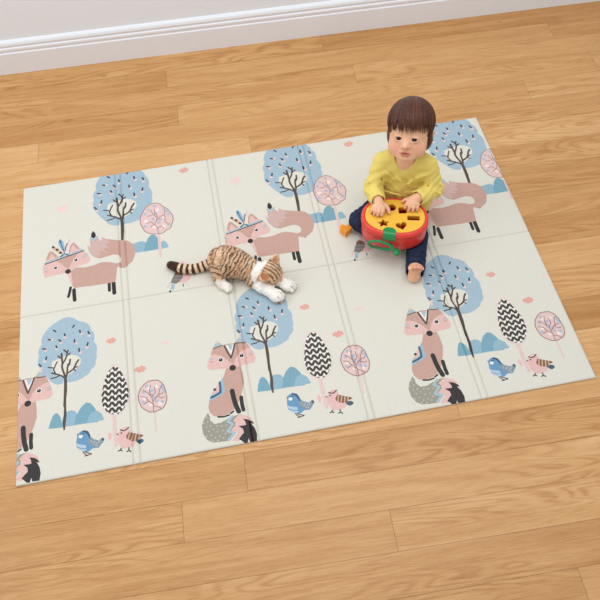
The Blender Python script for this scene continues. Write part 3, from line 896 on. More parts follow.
# ------------------------------------------------------------------ toddler
Z0 = MT
toddler = empty('toddler', (1.335, .83, Z0), R(-16.9))
tag(toddler, 'dark-haired toddler in yellow shirt and dark jeans sitting on the mat, toy in lap', 'person')

def rotm(y, p, r):
    cy, sy, cp, sp, cr, sr = math.cos(y), math.sin(y), math.cos(p), math.sin(p), math.cos(r), math.sin(r)
    return (np.array([[cy, -sy, 0], [sy, cy, 0], [0, 0, 1]]) @ np.array([[1, 0, 0], [0, cp, -sp], [0, sp, cp]])
            @ np.array([[cr, 0, sr], [0, 1, 0], [-sr, 0, cr]]))
HC = np.array([0.0132, 0.0246, 0.3855]); HM = rotm(-.1527, -.4575, -.0851); HS = 1.03
def hp(p): return tuple(HC + HS * (HM @ np.array(p)))
def hcap(a, b, ra, rb=None): return cap(hp(a), hp(b), ra * HS, (ra if rb is None else rb) * HS)
def hell(c, r): return ell(hp(c), np.array(r) * HS, HM)

def toy_solid(m=.0008):
    c = np.array([-.006, -.142], np.float32); rx, ry, z0, z1 = .1155 + m, .0860 + m, .057 - m, .1448 + m
    def fn(X):
        px = np.abs(X[..., 0] - c[0]) / rx; py = np.abs(X[..., 1] - c[1]) / ry
        r = (px ** 2.25 + py ** 2.25) ** (1 / 2.25)
        return np.maximum((r - 1) * .088, np.abs(X[..., 2] - (z0 + z1) / 2) - (z1 - z0) / 2)
    return fn, np.array([c[0] - rx, c[1] - ry, z0]), np.array([c[0] + rx, c[1] + ry, z1])
def mat_solid(h=.0022):
    return (lambda X: X[..., 2] - h), np.array((-.2, -.36, -.01)), np.array((.19, .14, h))
SH_L, EL_L, WR_L = (-.070, .006, .250), (-.092, -.042, .160), (-.071, -.098, .172)
SH_R, EL_R, WR_R = (.090, .004, .252), (.121, -.016, .160), (.070, -.074, .175)
HIP_R, KN_R, AN_R = (-.045, .0, .052), (-.128, -.088, .040), (-.035, -.165, .030)
HIP_L, KN_L, AN_L = (.052, .0, .048), (.080, -.135, .035), (.080, -.268, .031)

skin = tint_mat('skin', rough=0.48, spec=0.35)
_b = skin.node_tree.nodes['Principled BSDF']
_b.inputs['Subsurface Weight'].default_value = .25; _b.inputs['Subsurface Radius'].default_value = (.01, .004, .002); _b.inputs['Subsurface Scale'].default_value = .6

f = Field((-.2, -.36, -.004), (.19, .14, .5), .0018)
# head
f.put(hell((0, .014, .022), (.0665, .076, .070)), .001)
f.put(hell((0, -.014, -.024), (.060, .058, .058)), .02)
f.put(hell((0, -.030, .018), (.054, .042, .045)), .02)
for s in (-1, 1):
    f.put(hell((s * .032, -.038, -.050), (.027, .026, .027)), .018)
f.put(hell((0, -.049, -.073), (.027, .021, .016)), .018)
for s in (-1, 1):                                        # brow, socket, eye opening
    f.put(hell((s * .024, -.079, -.010), (.016, .008, .009)), .008, sub=True)
    f.put(hell((s * .0245, -.0640, -.0115), (.0150, .0105, .0105)), .004)
    f.put(hell((s * .0245, -.0745, -.0115), (.0136, .009, .0068)), .0015, sub=True)
    f.put(hell((s * .069, .014, -.012), (.007, .013, .019)), .005)
f.put(hcap((0, -.062, -.012), (0, -.0775, -.032), .0060, .0078), .014)
f.put(hell((0, -.0790, -.0325), (.0085, .0078, .0068)), .007)
for s in (-1, 1):
    f.put(hell((s * .0092, -.0735, -.0355), (.0058, .006, .0050)), .005)
    f.put(hell((s * .0048, -.0805, -.0412), (.0026, .003, .0018)), .0015, sub=True)
# muzzle, philtrum, lips
f.put(hell((0, -.062, -.054), (.019, .012, .014)), .010)
f.put(hcap((-.0145, -.0680, -.0565), (-.004, -.0755, -.0515), .0024, .0040), .003)
f.put(hcap((.0145, -.0680, -.0565), (.004, -.0755, -.0515), .0024, .0040), .003)
f.put(hcap((-.008, -.0710, -.0610), (.008, -.0710, -.0610), .0045), .004)
f.put(hell((0, -.0780, -.0565), (.0095, .006, .0011)), .0015, sub=True)
# neck and trunk (inside the clothes)
f.put(cap(hp((0, .016, -.04)), (.008, .012, .262), .034, .036), .014)
f.put(ell((.010, .016, .225), (.070, .045, .055)), .02)
f.put(ell((.008, .018, .12), (.066, .052, .09)), .02)
f.put(ell((.006, .012, .055), (.072, .056, .045)), .02)
for a, b, c in ((SH_L, EL_L, WR_L), (SH_R, EL_R, WR_R)):
    f.put(cap(a, b, .026, .022), .012); f.put(cap(b, c, .022, .0165), .008)
for a, b, c in ((HIP_R, KN_R, AN_R), (HIP_L, KN_L, AN_L)):
    f.put(cap(a, b, .032, .024), .012); f.put(cap(b, c, .023, .019), .008)
# hands: palm, four fingers, thumb; each finger is two bent segments
def hand(wr, palm, fingers, thumb, side):
    wr = np.array(wr); palm = np.array(palm)
    f.put(cap(wr, palm, .0165, .0175), .006)
    for kn, mid, tip, r in fingers:
        f.put(cap(palm * .55 + np.array(kn) * .45, kn, .0095, .0082), .006)
        f.put(cap(kn, mid, r * 1.12, r), .0025); f.put(cap(mid, tip, r, r * .82), .0015)
    kn, mid, tip, r = thumb
    f.put(cap(palm * .6 + wr * .4, kn, .010, r * 1.15), .006)
    f.put(cap(kn, mid, r * 1.12, r), .002); f.put(cap(mid, tip, r, r * .8), .0015)
hand(WR_L, (-.063, -.116, .166),
     [((-.049, -.130, .1680), (-.048, -.142, .1640), (-.0515, -.152, .1535), .0066),
      ((-.060, -.134, .1690), (-.0615, -.147, .1640), (-.0645, -.154, .1535), .0066),
      ((-.071, -.132, .1670), (-.0745, -.144, .1620), (-.0765, -.150, .1530), .0062),
      ((-.081, -.127, .1640), (-.0855, -.137, .1590), (-.0865, -.142, .1520), .0056)],
     ((-.041, -.117, .164), (-.032, -.126, .1600), (-.0265, -.138, .1530), .0068), -1)
hand(WR_R, (.052, -.084, .1690),
     [((.036, -.094, .1695), (.029, -.103, .1640), (.0245, -.110, .1535), .0064),
      ((.0445, -.101, .1700), (.0405, -.112, .1640), (.0385, -.118, .1530), .0065),
      ((.055, -.104, .1690), (.0535, -.114, .1640), (.0530, -.120, .1530), .0062),
      ((.066, -.101, .1660), (.0665, -.111, .1610), (.0670, -.116, .1525), .0056)],
     ((.035, -.080, .1660), (.023, -.081, .1610), (.0145, -.083, .1530), .0066), 1)
# bare foot standing on its heel, sole towards the viewer
A = np.array(AN_L)
fo = np.array([.080, -.298, .0195])
f.put(cap(A, fo + (0, .004, .002), .022, .0200), .008)
f.put(cap(fo, fo + (-.001, .008, .036), .0185, .0200), .010)
f.put(cap(fo + (-.009, .005, .042), fo + (.012, .009, .039), .0135, .0125), .010)
toes = [(-.0165, -.004, .0610, .0090), (-.0030, -.001, .0640, .0066), (.0068, .001, .0620, .0062), (.0155, .003, .0580, .0058), (.0225, .005, .0525, .0056)]
for x, y, z, r in toes:
    f.put(cap(fo + (x * .88, y + .010, z - .012), fo + (x * 1.04, y - .007, z), r * .9, r * .94), .0010)
# folded leg's foot, tucked under the toy
f.put(cap(AN_R, (.015, -.175, .024), .020, .017), .01)
f.put(cap((.015, -.175, .024), (.028, -.150, .022), .015, .012), .01)

f.put(toy_solid(.0004), .0006, sub=True); f.put(mat_solid(), .0008, sub=True)
SKIN, LIP, BLUSH, BROW = la((238, 188, 154)), la((196, 88, 84)), la((226, 150, 124)), la((112, 78, 62))
def skin_col(P):
    C = np.tile(SKIN, (len(P), 1)) * (1 + .03 * vnoise(P, .012, 3)[:, None])
    def mixc(w, c): 
        nonlocal C
        C = C * (1 - w) + c * w
    for s in (-1, 1):
        mixc(.45 * near(P, hell((s * .036, -.06, -.040), (.017, .02, .015)), .03), BLUSH)
        mixc(.33 * near(P, hcap((s * .013, -.074, .0045), (s * .024, -.074, .0085), .0016), .004), BROW)
        mixc(.33 * near(P, hcap((s * .024, -.074, .0085), (s * .037, -.066, .0055), .0014), .004), BROW)
        # lash line along the lid
        mixc(.9 * near(P, hcap((s * .0125, -.074, -.0100), (s * .023, -.076, -.0044), .0017), .0022), la((52, 34, 30)))
        mixc(.9 * near(P, hcap((s * .023, -.076, -.0044), (s * .0385, -.070, -.0075), .0019), .0022), la((52, 34, 30)))
        mixc(.6 * near(P, hell((s * .0048, -.0800, -.0412), (.0030, .004, .0022)), .002), la((130, 70, 60)))
    mixc(.35 * near(P, hell((0, -.082, -.034), (.010, .008, .008)), .012), BLUSH)
    for a, b, r in (((-.0140, -.0690, -.0565), (-.004, -.0760, -.0520), .0036), ((.0140, -.0690, -.0565), (.004, -.0760, -.0520), .0036), ((-.004, -.0760, -.0525), (.004, -.0760, -.0525), .0036), ((-.0090, -.072, -.0612), (.0090, -.072, -.0612), .0045)):
        mixc(.85 * near(P, hcap(a, b, r), .003), LIP)
    mixc(.85 * near(P, hell((0, -.074, -.0565), (.0115, .010, .0018)), .0016), la((92, 34, 36)))
    # fingers and toes run pinker
    tips = [(-.0515, -.152, .1535), (-.0645, -.154, .1535), (-.0765, -.150, .153), (-.0865, -.142, .152), (-.0265, -.138, .153),
            (.0245, -.110, .1535), (.0385, -.118, .153), (.053, -.120, .153), (.067, -.116, .1525), (.0145, -.083, .153)] + [tuple(fo + (x, y - .006, z)) for x, y, z, r in toes]
    for t in tips: mixc(.45 * near(P, ell(t, (.006,) * 3), .012), la((226, 142, 122)))
    for (x0, y0, z0, r0), (x1, y1, z1, r1) in zip(toes, toes[1:]):  # shade in the creases between toes, painted into the skin colour
        m0 = fo + ((x0 + r0 + x1 - r1) / 2, (y0 + y1) / 2 - .006, (z0 + z1) / 2 + .004)
        mixc(.75 * near(P, cap(m0, m0 + (0, .004, -.016), .0013), .0022), la((176, 84, 66)))
    mixc(.30 * near(P, ell(tuple(fo + (0, 0, .03)), (.02, .02, .03)), .04), la((222, 140, 100)))
    return C
body = field_obj('body', f, skin, toddler, skin_col)

# eyes
m_eye = tint_mat('eyeball', rough=0.12, spec=0.6)
for s in (-1, 1):
    g = Field(tuple(np.array(hp((s * .0245, -.062, -.0115))) - .016), tuple(np.array(hp((s * .0245, -.062, -.0115))) + .016), .0008)
    c = (s * .0245, -.0600, -.0115)
    g.put(hell(c, (.0120, .0112, .0108)), .001)
    ir = (s * .0245 + .0008, -.0720, -.0112)
    def eye_col(P, ir=ir):
        C = np.tile(la((232, 222, 216)), (len(P), 1))
        w = near(P, ell(hp(ir), (.0098, .0098, .0098)), .001); C = C * (1 - w) + la((30, 18, 15)) * w
        w = near(P, ell(hp((ir[0] - .0018, ir[1], ir[2] + .0016)), (.0010,) * 3), .001)
        return C
    field_obj('eye', g, m_eye, toddler, eye_col)

# hair: a close cap plus combed strands
hair_m = tint_mat('dark_brown_hair', rough=0.34, spec=0.5)
g = Field(np.array(HC) - .135, np.array(HC) + .135, .0022)
g.put(hell((0, .016, .023), (.0715, .082, .0725)), .001)
g.put(hell((0, -.022, .040), (.055, .048, .045)), .015)
for s in (-1, 1): g.put(hell((s * .053, .016, -.024), (.021, .040, .042)), .015)
g.put(hell((0, .050, -.020), (.058, .045, .05)), .015)
g.put(hell((0, -.078, -.048), (.0590, .082, .094)), .004, sub=True)
g.put(hell((0, -.012, -.115), (.058, .07, .075)), .006, sub=True)
Pc, Fc = g.mesh()
rs = np.random.RandomState(5)
paths = []; rads = []
cen = np.array([0, .016, .022]); ax = np.array([.0735, .084, .0745])
tints = []
clump = np.sort(rs.rand(110)) * 2 * math.pi
clen = rs.rand(110)
for i in range(4200):
    extra = i >= 3000
    phi0 = rs.rand() * 2 * math.pi if not extra else -math.pi / 2 + rs.uniform(-.95, .95)
    ci = int(np.argmin(np.abs((clump - phi0 + math.pi) % (2 * math.pi) - math.pi)))
    dphi = (clump[ci] - phi0 + math.pi) % (2 * math.pi) - math.pi
    front = -math.sin(phi0 + dphi)               # 1 = face side
    if extra: zt = .040 - .034 * rs.rand() ** 1.3 * (.55 + .45 * math.cos((phi0 + math.pi / 2) * 1.6 + .3)); dphi *= .3
    elif front > .70: zt = .004 + .024 * clen[ci] + .010 * rs.rand() ** 2
    elif front > .36: zt = -.045 + (front - .36) / .34 * .055 + .010 * rs.rand()
    else: zt = -.052 - .012 * rs.rand() if front > -.3 else -.060 - .012 * rs.rand()
    start = .05 + .6 * rs.rand() ** 1.5 if i % 3 else .02 + .15 * rs.rand()
    pts = []
    lift = 1.0 + .022 * rs.rand()
    te = math.acos(max(-.85, min(.97, (max(zt, -.035) - cen[2]) / ax[2])))
    K = 10
    for k in range(K):
        t = start * .5 + (1 - start * .5) * k / (K - 1)
        th = te * t
        phi = phi0 + dphi * .85 * t ** 3 + .10 * t * t * (front > .5)
        v = np.array([math.sin(th) * math.cos(phi), math.sin(th) * math.sin(phi), math.cos(th)])
        a = .42 * (1 - t)
        v = np.array([v[0], v[1] * math.cos(a) + v[2] * math.sin(a), -v[1] * math.sin(a) + v[2] * math.cos(a)])
        p = cen + ax * v * lift
        if v[1] < 0: p[1] += v[1] * .0135
        if zt < -.035 and k == K - 1: p[2] = zt; p[0] *= .985
        pts.append(hp(p))
    paths.append(pts); rads.append((.0007 + .0006 * rs.rand()) * HS)
    tints.append(la((74, 42, 29)) * .72 + la((150, 92, 62)) * .55 * rs.rand() ** 2)
Vs, Fs = tubes(paths, lambda i, t: rads[i] * (1.0 if t < .5 else 1.0 - (t - .5) / .5 * .9))
n0 = len(Pc)
o = mesh('hair', [tuple(p) for p in Pc] + [tuple(v) for v in Vs], [tuple(int(v) for v in q) for q in Fc] + [tuple(v + n0 for v in q) for q in Fs], hair_m, toddler, smooth=True)
tc_ = np.ones((n0 + len(Vs), 4), np.float32); tc_[:n0, :3] = la((62, 35, 25))
tc_[n0:, :3] = np.repeat(np.array(tints), len(Vs) // len(tints), axis=0)
ca = o.data.color_attributes.new('tint', 'FLOAT_COLOR', 'POINT'); ca.data.foreach_set('color', tc_.ravel())

# yellow shirt
m_shirt = mat('yellow_cotton', (234, 214, 116), 0.85, 0.12)
_b = m_shirt.node_tree.nodes['Principled BSDF']
_b.inputs['Sheen Weight'].default_value = .15
_tc = N(m_shirt, 'ShaderNodeTexCoord'); _nz = N(m_shirt, 'ShaderNodeTexNoise'); _nz.inputs['Scale'].default_value = 900
_bp = N(m_shirt, 'ShaderNodeBump'); _bp.inputs['Strength'].default_value = .15; _bp.inputs['Distance'].default_value = .001
L(m_shirt, _tc.outputs['Object'], _nz.inputs['Vector']); L(m_shirt, _nz.outputs[0], _bp.inputs['Height']); L(m_shirt, _bp.outputs[0], _b.inputs['Normal'])
g = Field((-.17, -.14, .02), (.19, .1, .33), .002)
g.put(ell((.010, .016, .228), (.088, .050, .060)), .001)
g.put(cap((-.040, .014, .268), (.058, .014, .270), .024), .02)
g.put(ell((.010, .016, .130), (.082, .060, .098)), .03)
g.put(ell((.012, .016, .070), (.096, .062, .045)), .03)
g.put(ell((.086, .000, .078), (.034, .046, .046)), .02)
for a, b, c in ((SH_L, EL_L, WR_L), (SH_R, EL_R, WR_R)):
    a, b, c = map(np.array, (a, b, c))
    g.put(cap(a, b, .030, .0305), .022)
    e = c + (b - c) * .10
    g.put(cap(b, e, .0305, .0285), .010)
# folds: ridges and creases pressed into the cloth
rid = [((-.055, -.030, .235), (.03, -.050, .205), .006), ((.075, -.028, .235), (.0, -.052, .19), .006), ((-.06, -.045, .16), (.03, -.058, .15), .007), ((.08, -.04, .17), (.02, -.058, .175), .006),
       ((-.118, -.060, .20), (-.07, -.02, .215), .006), ((.145, -.030, .195), (.09, -.012, .215), .006), ((-.05, -.05, .12), (.05, -.057, .115), .007), ((-.125, -.075, .175), (-.085, -.055, .185), .005), ((.14, -.055, .18), (.10, -.045, .185), .005)]
for a, b, r in rid: g.put(cap(a, b, r * .5, r * .3), .010)
def wr(X, D):
    n = (np.sin(X[..., 2] * 210 + 9 * np.sin(X[..., 0] * 26) + X[..., 1] * 60) * .5 + np.sin(X[..., 2] * 120 - X[..., 0] * 95 + 3 * np.sin(X[..., 1] * 40)) * .5)
    amp = .0020 * np.clip((.30 - X[..., 2]) / .06, 0.15, 1)
    return D + amp * n
g.warp(wr)
for x0, y0, z0, x1, y1, z1 in ((-.066, -.035, .215, -.070, -.048, .165), (.092, -.035, .22, .098, -.040, .17)):   # armpit creases
    g.put(cap((x0, y0, z0), (x1, y1, z1), .0035), .006, sub=True)
# neckline and cuffs
g.put(cap(hp((0, .014, -.03)), (.008, .010, .278), .040, .0385), .003, sub=True)
g.put(cap((.006, -.012, .285), (.004, -.052, .246), .030, .008), .004, sub=True)
for b, c in ((EL_L, WR_L), (EL_R, WR_R)):
    b = np.array(b); c = np.array(c); d = (c - b) / np.linalg.norm(c - b)
    q = c + (b - c) * .10
    g.put(cap(q + d * .010, q + d * .05, .0215, .022), .001, sub=True)
    fn = lambda X, q=q, d=d: -(((X - (q + d * .014).astype(np.float32)) @ d.astype(np.float32)))
    g.put((fn, q - .04 + d * .02, q + .04 + d * .02), .0015, sub=True) if False else None
g.put(toy_solid(), .001, sub=True)
shirt = field_obj('shirt', g, m_shirt, toddler)

# dark jeans
m_jean = mat('dark_denim', (36, 44, 66), 0.85, 0.15)
_b = m_jean.node_tree.nodes['Principled BSDF']
_tc = N(m_jean, 'ShaderNodeTexCoord'); _nz = N(m_jean, 'ShaderNodeTexNoise'); _nz.inputs['Scale'].default_value = 60; _nz.inputs['Detail'].default_value = 6
_r = N(m_jean, 'ShaderNodeValToRGB'); _r.color_ramp.elements[0].color = lin((24, 30, 48)); _r.color_ramp.elements[0].position = .3
_r.color_ramp.elements[1].color = lin((48, 60, 90)); _r.color_ramp.elements[1].position = .75
L(m_jean, _tc.outputs['Object'], _nz.inputs['Vector']); L(m_jean, _nz.outputs[0], _r.inputs[0]); L(m_jean, _r.outputs[0], _b.inputs['Base Color'])
g = Field((-.19, -.31, -.002), (.18, .1, .13), .002)
g.put(ell((.006, .014, .052), (.086, .066, .050)), .001)
for a, b, c in ((HIP_R, KN_R, AN_R), (HIP_L, KN_L, AN_L)):
    g.put(cap(a, b, .044, .036), .015)
g.put(cap(KN_R, AN_R, .037, .030), .010)
g.put(cap(KN_L, (.081, -.278, .035), .036, .033), .010)
def wj(X, D):
    return D + .0012 * np.sin(X[..., 1] * 230 + 4 * np.sin(X[..., 0] * 60 + X[..., 2] * 40)) 
g.warp(wj)
g.put(cap((.080, -.270, .035), (.080, -.33, .03), .0265, .0290), .002, sub=True)
g.put(mat_solid(.0020), .001, sub=True)
g.put(toy_solid(), .001, sub=True)
trousers = field_obj('trousers', g, m_jean, toddler)

# ------------------------------------------------------------------ shape-sorting toy
toy = empty('shape_sorter', (1.335, .83, Z0), R(-16.9))
tag(toy, 'round red and yellow shape sorting toy with green clip in the lap of the toddler', 'toy')
m_red = mat('red_plastic', (228, 64, 54), 0.28, 0.5)
m_yel = mat('yellow_plastic', (243, 190, 70), 0.35, 0.45)
m_grn = mat('green_plastic', (22, 140, 78), 0.28, 0.5)
m_org = mat('orange_plastic', (242, 156, 36), 0.35, 0.45)
TC = np.array([-.006, -.142, .069]); RX, RY, TH = .113, .0835, .088
def oval(rx, ry, n=96, e=2.25):
    out = []
    for i in range(n):
        a = 2 * math.pi * i / n
        c, s = math.cos(a), math.sin(a)
        out.append((rx * math.copysign(abs(c) ** (2 / e), c), ry * math.copysign(abs(s) ** (2 / e), s)))
    return out
def lathe(name, prof, m, parent, n=96, close=True):
    V, F = [], []
    for d, z in prof:
        V += [(TC[0] + x, TC[1] + y, TC[2] + z) for x, y in oval(RX + d, RY + d, n)]
    k = len(prof)
    for j in range(k - 1 if not close else k):
        a, b = j * n, ((j + 1) % k) * n
        for i in range(n):
            i2 = (i + 1) % n
            F.append((a + i, a + i2, b + i2, b + i))
    return V, F
outer = [(-.018, -.012), (-.010, -.011), (-.004, -.007), (-.0015, 0), (.0, .044), (.0, .050), (-.0012, .0512), (-.0012, .0525), (.0012, .0535), (.0022, .060), (.0018, .066), (-.0005, .0715), (-.0045, .0748), (-.0085, .0758), (-.0110, .0745), (-.0115, .069), (-.0125, -.002), (-.020, -.007)]
V, F = lathe('c', outer, m_red, toy, close=False)
n = 96
F.append(tuple(range(n))[::-1]); F.append(tuple(range(len(V) - n, len(V))))
mesh('container', V, F, m_red, toy, smooth=True)
def plate(name, outline, holes, z0, z1, m, parent, bevel=.0012):
    loops = [outline] + holes
    V, F = [], []
    allp = [p for l in loops for p in l]
    tri = tessellate_polygon([[Vector((x, y, 0)) for x, y in l] for l in loops])
    nn = len(allp)
    # rounded outer lip: inset ring on top
    V += [(x, y, z1) for x, y in allp] + [(x, y, z0) for x, y in allp]
    def up(t):
        a, b, c = (allp[i] for i in t)
        return (b[0] - a[0]) * (c[1] - a[1]) - (b[1] - a[1]) * (c[0] - a[0]) > 0
    for t in tri:
        t = tuple(t) if up(t) else tuple(t)[::-1]
        F.append(t); F.append(tuple(i + nn for i in t)[::-1])
    k = 0
    for l in loops:
        A = sum(l[i][0] * l[(i + 1) % len(l)][1] - l[(i + 1) % len(l)][0] * l[i][1] for i in range(len(l)))
        hole = l is not outline
        for i in range(len(l)):
            a, b = k + i, k + (i + 1) % len(l)
            q = (a, a + nn, b + nn, b)
            F.append(q if (A > 0) != hole else q[::-1])
        k += len(l)
    o = mesh(name, V, F, m, parent)
    bv = o.modifiers.new('bevel', 'BEVEL'); bv.width = bevel; bv.segments = 2; bv.limit_method = 'ANGLE'; bv.angle_limit = R(40)
    return o
def place(poly, cx, cy, rot, s=1):
    c, q = math.cos(R(rot)), math.sin(R(rot))
    return [(cx + s * (x * c - y * q), cy + s * (x * q + y * c)) for x, y in poly]
circ = [(.0115 * math.cos(2 * math.pi * i / 20), .0115 * math.sin(2 * math.pi * i / 20)) for i in range(20)]
def rrect(w, h, r, k=4):
    out = []
    for cx, cy, a0 in ((w - r, h - r, 0), (-w + r, h - r, 90), (-w + r, -h + r, 180), (w - r, -h + r, 270)):
        out += [(cx + r * math.cos(R(a0 + 90 * i / k)), cy + r * math.sin(R(a0 + 90 * i / k))) for i in range(k + 1)]
    return out
heart = []
for i in range(28):
    t = 2 * math.pi * i / 28
    heart.append((.00095 * 16 * math.sin(t) ** 3, .00095 * (13 * math.cos(t) - 5 * math.cos(2 * t) - 2 * math.cos(3 * t) - math.cos(4 * t))))
star = [((.0225 if i % 2 == 0 else .0115) * math.cos(R(90 + 36 * i)), (.018 if i % 2 == 0 else .0088) * math.sin(R(90 + 36 * i))) for i in range(10)]
holes = [place(circ, -.020, -.106, 0, 1.3), place(rrect(.011, .011, .003), .018, -.114, 10, 1.3), place(rrect(.020, .0095, .0035), .057, -.144, 4, 1.05), place(star, -.042, -.178, 12, 1.0),
         place(heart, .019, -.182, 20, 1.25), place(circ, -.080, -.135, 0, .95)]
top = [(TC[0] + x, TC[1] + y) for x, y in oval(RX - .0118, RY - .0118)]
lid = plate('lid', top, holes, TC[2] + .0685, TC[2] + .0755, m_yel, toy)
# chutes under the holes give the lid its thickness
for h in holes:
    cx = sum(p[0] for p in h) / len(h); cy = sum(p[1] for p in h) / len(h)
    big = [(cx + (x - cx) * 1.02 + math.copysign(.0004, x - cx), cy + (y - cy) * 1.02 + math.copysign(.0004, y - cy)) for x, y in h]
    out = [(cx + (x - cx) * 1.16, cy + (y - cy) * 1.16) for x, y in h]
    V = [(x, y, TC[2] + .0690) for x, y in big] + [(x, y, TC[2] + .058) for x, y in big] + [(x, y, TC[2] + .058) for x, y in out] + [(x, y, TC[2] + .0690) for x, y in out]
    k = len(h); F = []
    for r in range(3):
        for i in range(k): F.append((r * k + i, (r + 1) * k + i, (r + 1) * k + (i + 1) % k, r * k + (i + 1) % k))
    mesh('chute', V, F, m_org, lid)
# green clip folding over the rim
def front_y(x):
    u = min(abs(x - TC[0]) / (RX + .001), .999)
    return TC[1] - (RY + .001) * (1 - u ** 2.25) ** (1 / 2.25)
W = .0215; xc = -.019
path = [(.030, .0785), (.0285, .0790), (.025, .0792), (.020, .0792), (.014, .0794), (.008, .0794), (.003, .0785), (-.001, .0755), (-.0035, .070), (-.0042, .062), (-.0040, .052), (-.0035, .047)]
V, F = [], []
ns = 17
cum = [0]
for a, b in zip(path, path[1:]): cum.append(cum[-1] + math.hypot(a[0] - b[0], a[1] - b[1]))
for layer in (0, 1):
    for j, (dy, z) in enumerate(path):
        s = cum[j]
        hw = W * math.sqrt(max(0.02, 1 - max(0, 1 - s / .018) ** 2))
        a = path[min(j + 1, len(path) - 1)]; b = path[max(j - 1, 0)]
        ty, tz = a[0] - b[0], a[1] - b[1]; l = math.hypot(ty, tz); ny, nz = (tz / l, -ty / l)
        if nz < 0 and j < 6: ny, nz = -ny, -nz
        ny, nz = (-abs(ny), abs(nz))
        off = 0 if layer == 0 else -.0030
        for i in range(ns):
            x = xc + hw * (2 * i / (ns - 1) - 1)
            V.append((x, front_y(x) + dy + ny * off, TC[2] + z + nz * off))
m_ = len(path)
for j in range(m_ - 1):
    for i in range(ns - 1):
        a = j * ns + i; F.append((a, a + ns, a + ns + 1, a + 1)); b = a + m_ * ns; F.append((b, b + 1, b + ns + 1, b + ns))
for j in range(m_ - 1):
    for i in (0, ns - 1):
        a = j * ns + i; q = (a, a + m_ * ns, a + (m_ + 1) * ns, a + ns); F.append(q if i else q[::-1])
for j in (0, m_ - 1):
    for i in range(ns - 1):
        a = j * ns + i; q = (a, a + 1, a + 1 + m_ * ns, a + m_ * ns); F.append(q if not j else q[::-1])
o = mesh('clip', V, F, m_grn, toy, smooth=True)
# green loop handle hanging in front, with its hinge
g = Field((-.10, -.275, .03), (.03, -.215, .14), .0011)
lc = np.array([-.045, -.2390, .0920]); la_, lb = .0410, .0185
pts = []
for i in range(40):
    a = 2 * math.pi * i / 40
    x = la_ * math.cos(a); z = lb * math.sin(a) * (1 - .12 * math.cos(a))
    yy = front_y(lc[0] + x) - .0088
    pts.append(np.array([lc[0] + x, min(yy, -.231), lc[2] + z - x * .04]))
for i in range(40): g.put(cap(pts[i], pts[(i + 1) % 40], .0046), .0006)
handle = field_obj('loop_handle', g, m_grn, toy)
g = Field((-.03, -.275, .03), (.04, -.225, .14), .0011)
g.put(cap((-.006, -.2410, .0905), (.010, -.2430, .0775), .0052, .0062), .003)
g.put(cap((.012, -.2370, .0750), (.012, -.2485, .0750), .0088), .003)
g.put(cap((-.010, -.2400, .101), (-.006, -.2410, .0905), .0055, .0055), .003)
field_obj('hinge', g, m_grn, handle)

# small loose block on the mat
blk = empty('toy_block', (1.133, .766, Z0), R(-10))
tag(blk, 'small orange heart shaped toy block lying on the mat left of the toddler', 'toy block')
hb = [(x * 1.42, y * 1.42) for x, y in heart]
o = plate('block_shell', hb, [], .0, .029, m_org, blk, .003)
ins = [(x * .72, y * .72 - .0002) for x, y in hb]
plate('top_face', ins, [], .0285, .0302, mat('orange_plastic_inset', (232, 140, 30), .4, .4), blk, .0006)

# ------------------------------------------------------------------ sleeping tabby kitten
kit = empty('tabby_kitten', (.76, .62, Z0))
tag(kit, 'brown striped tabby kitten with white paws lying asleep on the play mat', 'kitten')
KB = np.array([.76, .62, 0.])
def kp(p): return tuple(np.array(p) - KB)
def kc(a, b, ra, rb=None): return cap(kp(a), kp(b), ra, rb)
def rz(a): c, s = math.cos(a), math.sin(a); return np.array([[c, -s, 0], [s, c, 0], [0, 0, 1]])
spine = [np.array(p) for p in ((.676, .690, .043), (.692, .679, .050), (.722, .666, .051), (.748, .650, .047), (.775, .632, .043), (.800, .617, .044), (.836, .603, .050))]
f = Field((-.28, -.12, -.003), (.17, .13, .13), .0016)
f.put(kc(spine[0], spine[1], .043, .050), .01)
f.put(kc(spine[1], spine[2], .050, .047), .02)
f.put(kc(spine[2], spine[3], .047, .040), .02)
f.put(kc(spine[3], spine[4], .038, .034), .02)
f.put(kc(spine[4], spine[5], .034, .032), .015)
# haunch (viewer's side), hind foot
f.put(ell(kp((.676, .655, .034)), (.036, .031, .033), rz(-.6)), .012)
f.put(kc((.660, .632, .022), (.676, .604, .014), .018, .0150), .010)
f.put(kc((.676, .604, .014), (.690, .594, .0135), .0150, .0155), .006)
for dx, dy in ((.700, .590), (.696, .583), (.688, .580)): f.put(ell(kp((dx, dy, .011)), (.0065, .0065, .0075)), .003)
f.put(ell(kp((.712, .712, .024)), (.030, .020, .024)), .01)
# shoulders, chest
f.put(ell(kp((.786, .604, .030)), (.030, .026, .030), rz(-.5)), .012)
f.put(ell(kp((.812, .640, .028)), (.026, .022, .026)), .012)
# forelegs stretched under the chin
f.put(kc((.778, .596, .022), (.806, .566, .020), .021, .0185), .010)
f.put(kc((.806, .566, .020), (.842, .534, .018), .0185, .0185), .006)
f.put(ell(kp((.850, .527, .0185)), (.0265, .0240, .0175), rz(-.8)), .006)
f.put(kc((.850, .595, .020), (.880, .572, .018), .018, .0175), .008)
f.put(ell(kp((.893, .563, .0185)), (.0255, .0230, .0175), rz(-.5)), .006)
for c, d in (((.850, .527), (.74, -.67)), ((.896, .563), (.88, -.47))):
    d = np.array(d); p = np.array([-d[1], d[0]])
    for k in (-1.5, -.5, .5, 1.5):
        q = np.array(c) + d * (.0225 - abs(k) * .0024) + p * k * .0098
        f.put(ell(kp((q[0], q[1], .0130)), (.0072, .0072, .0095)), .0028)
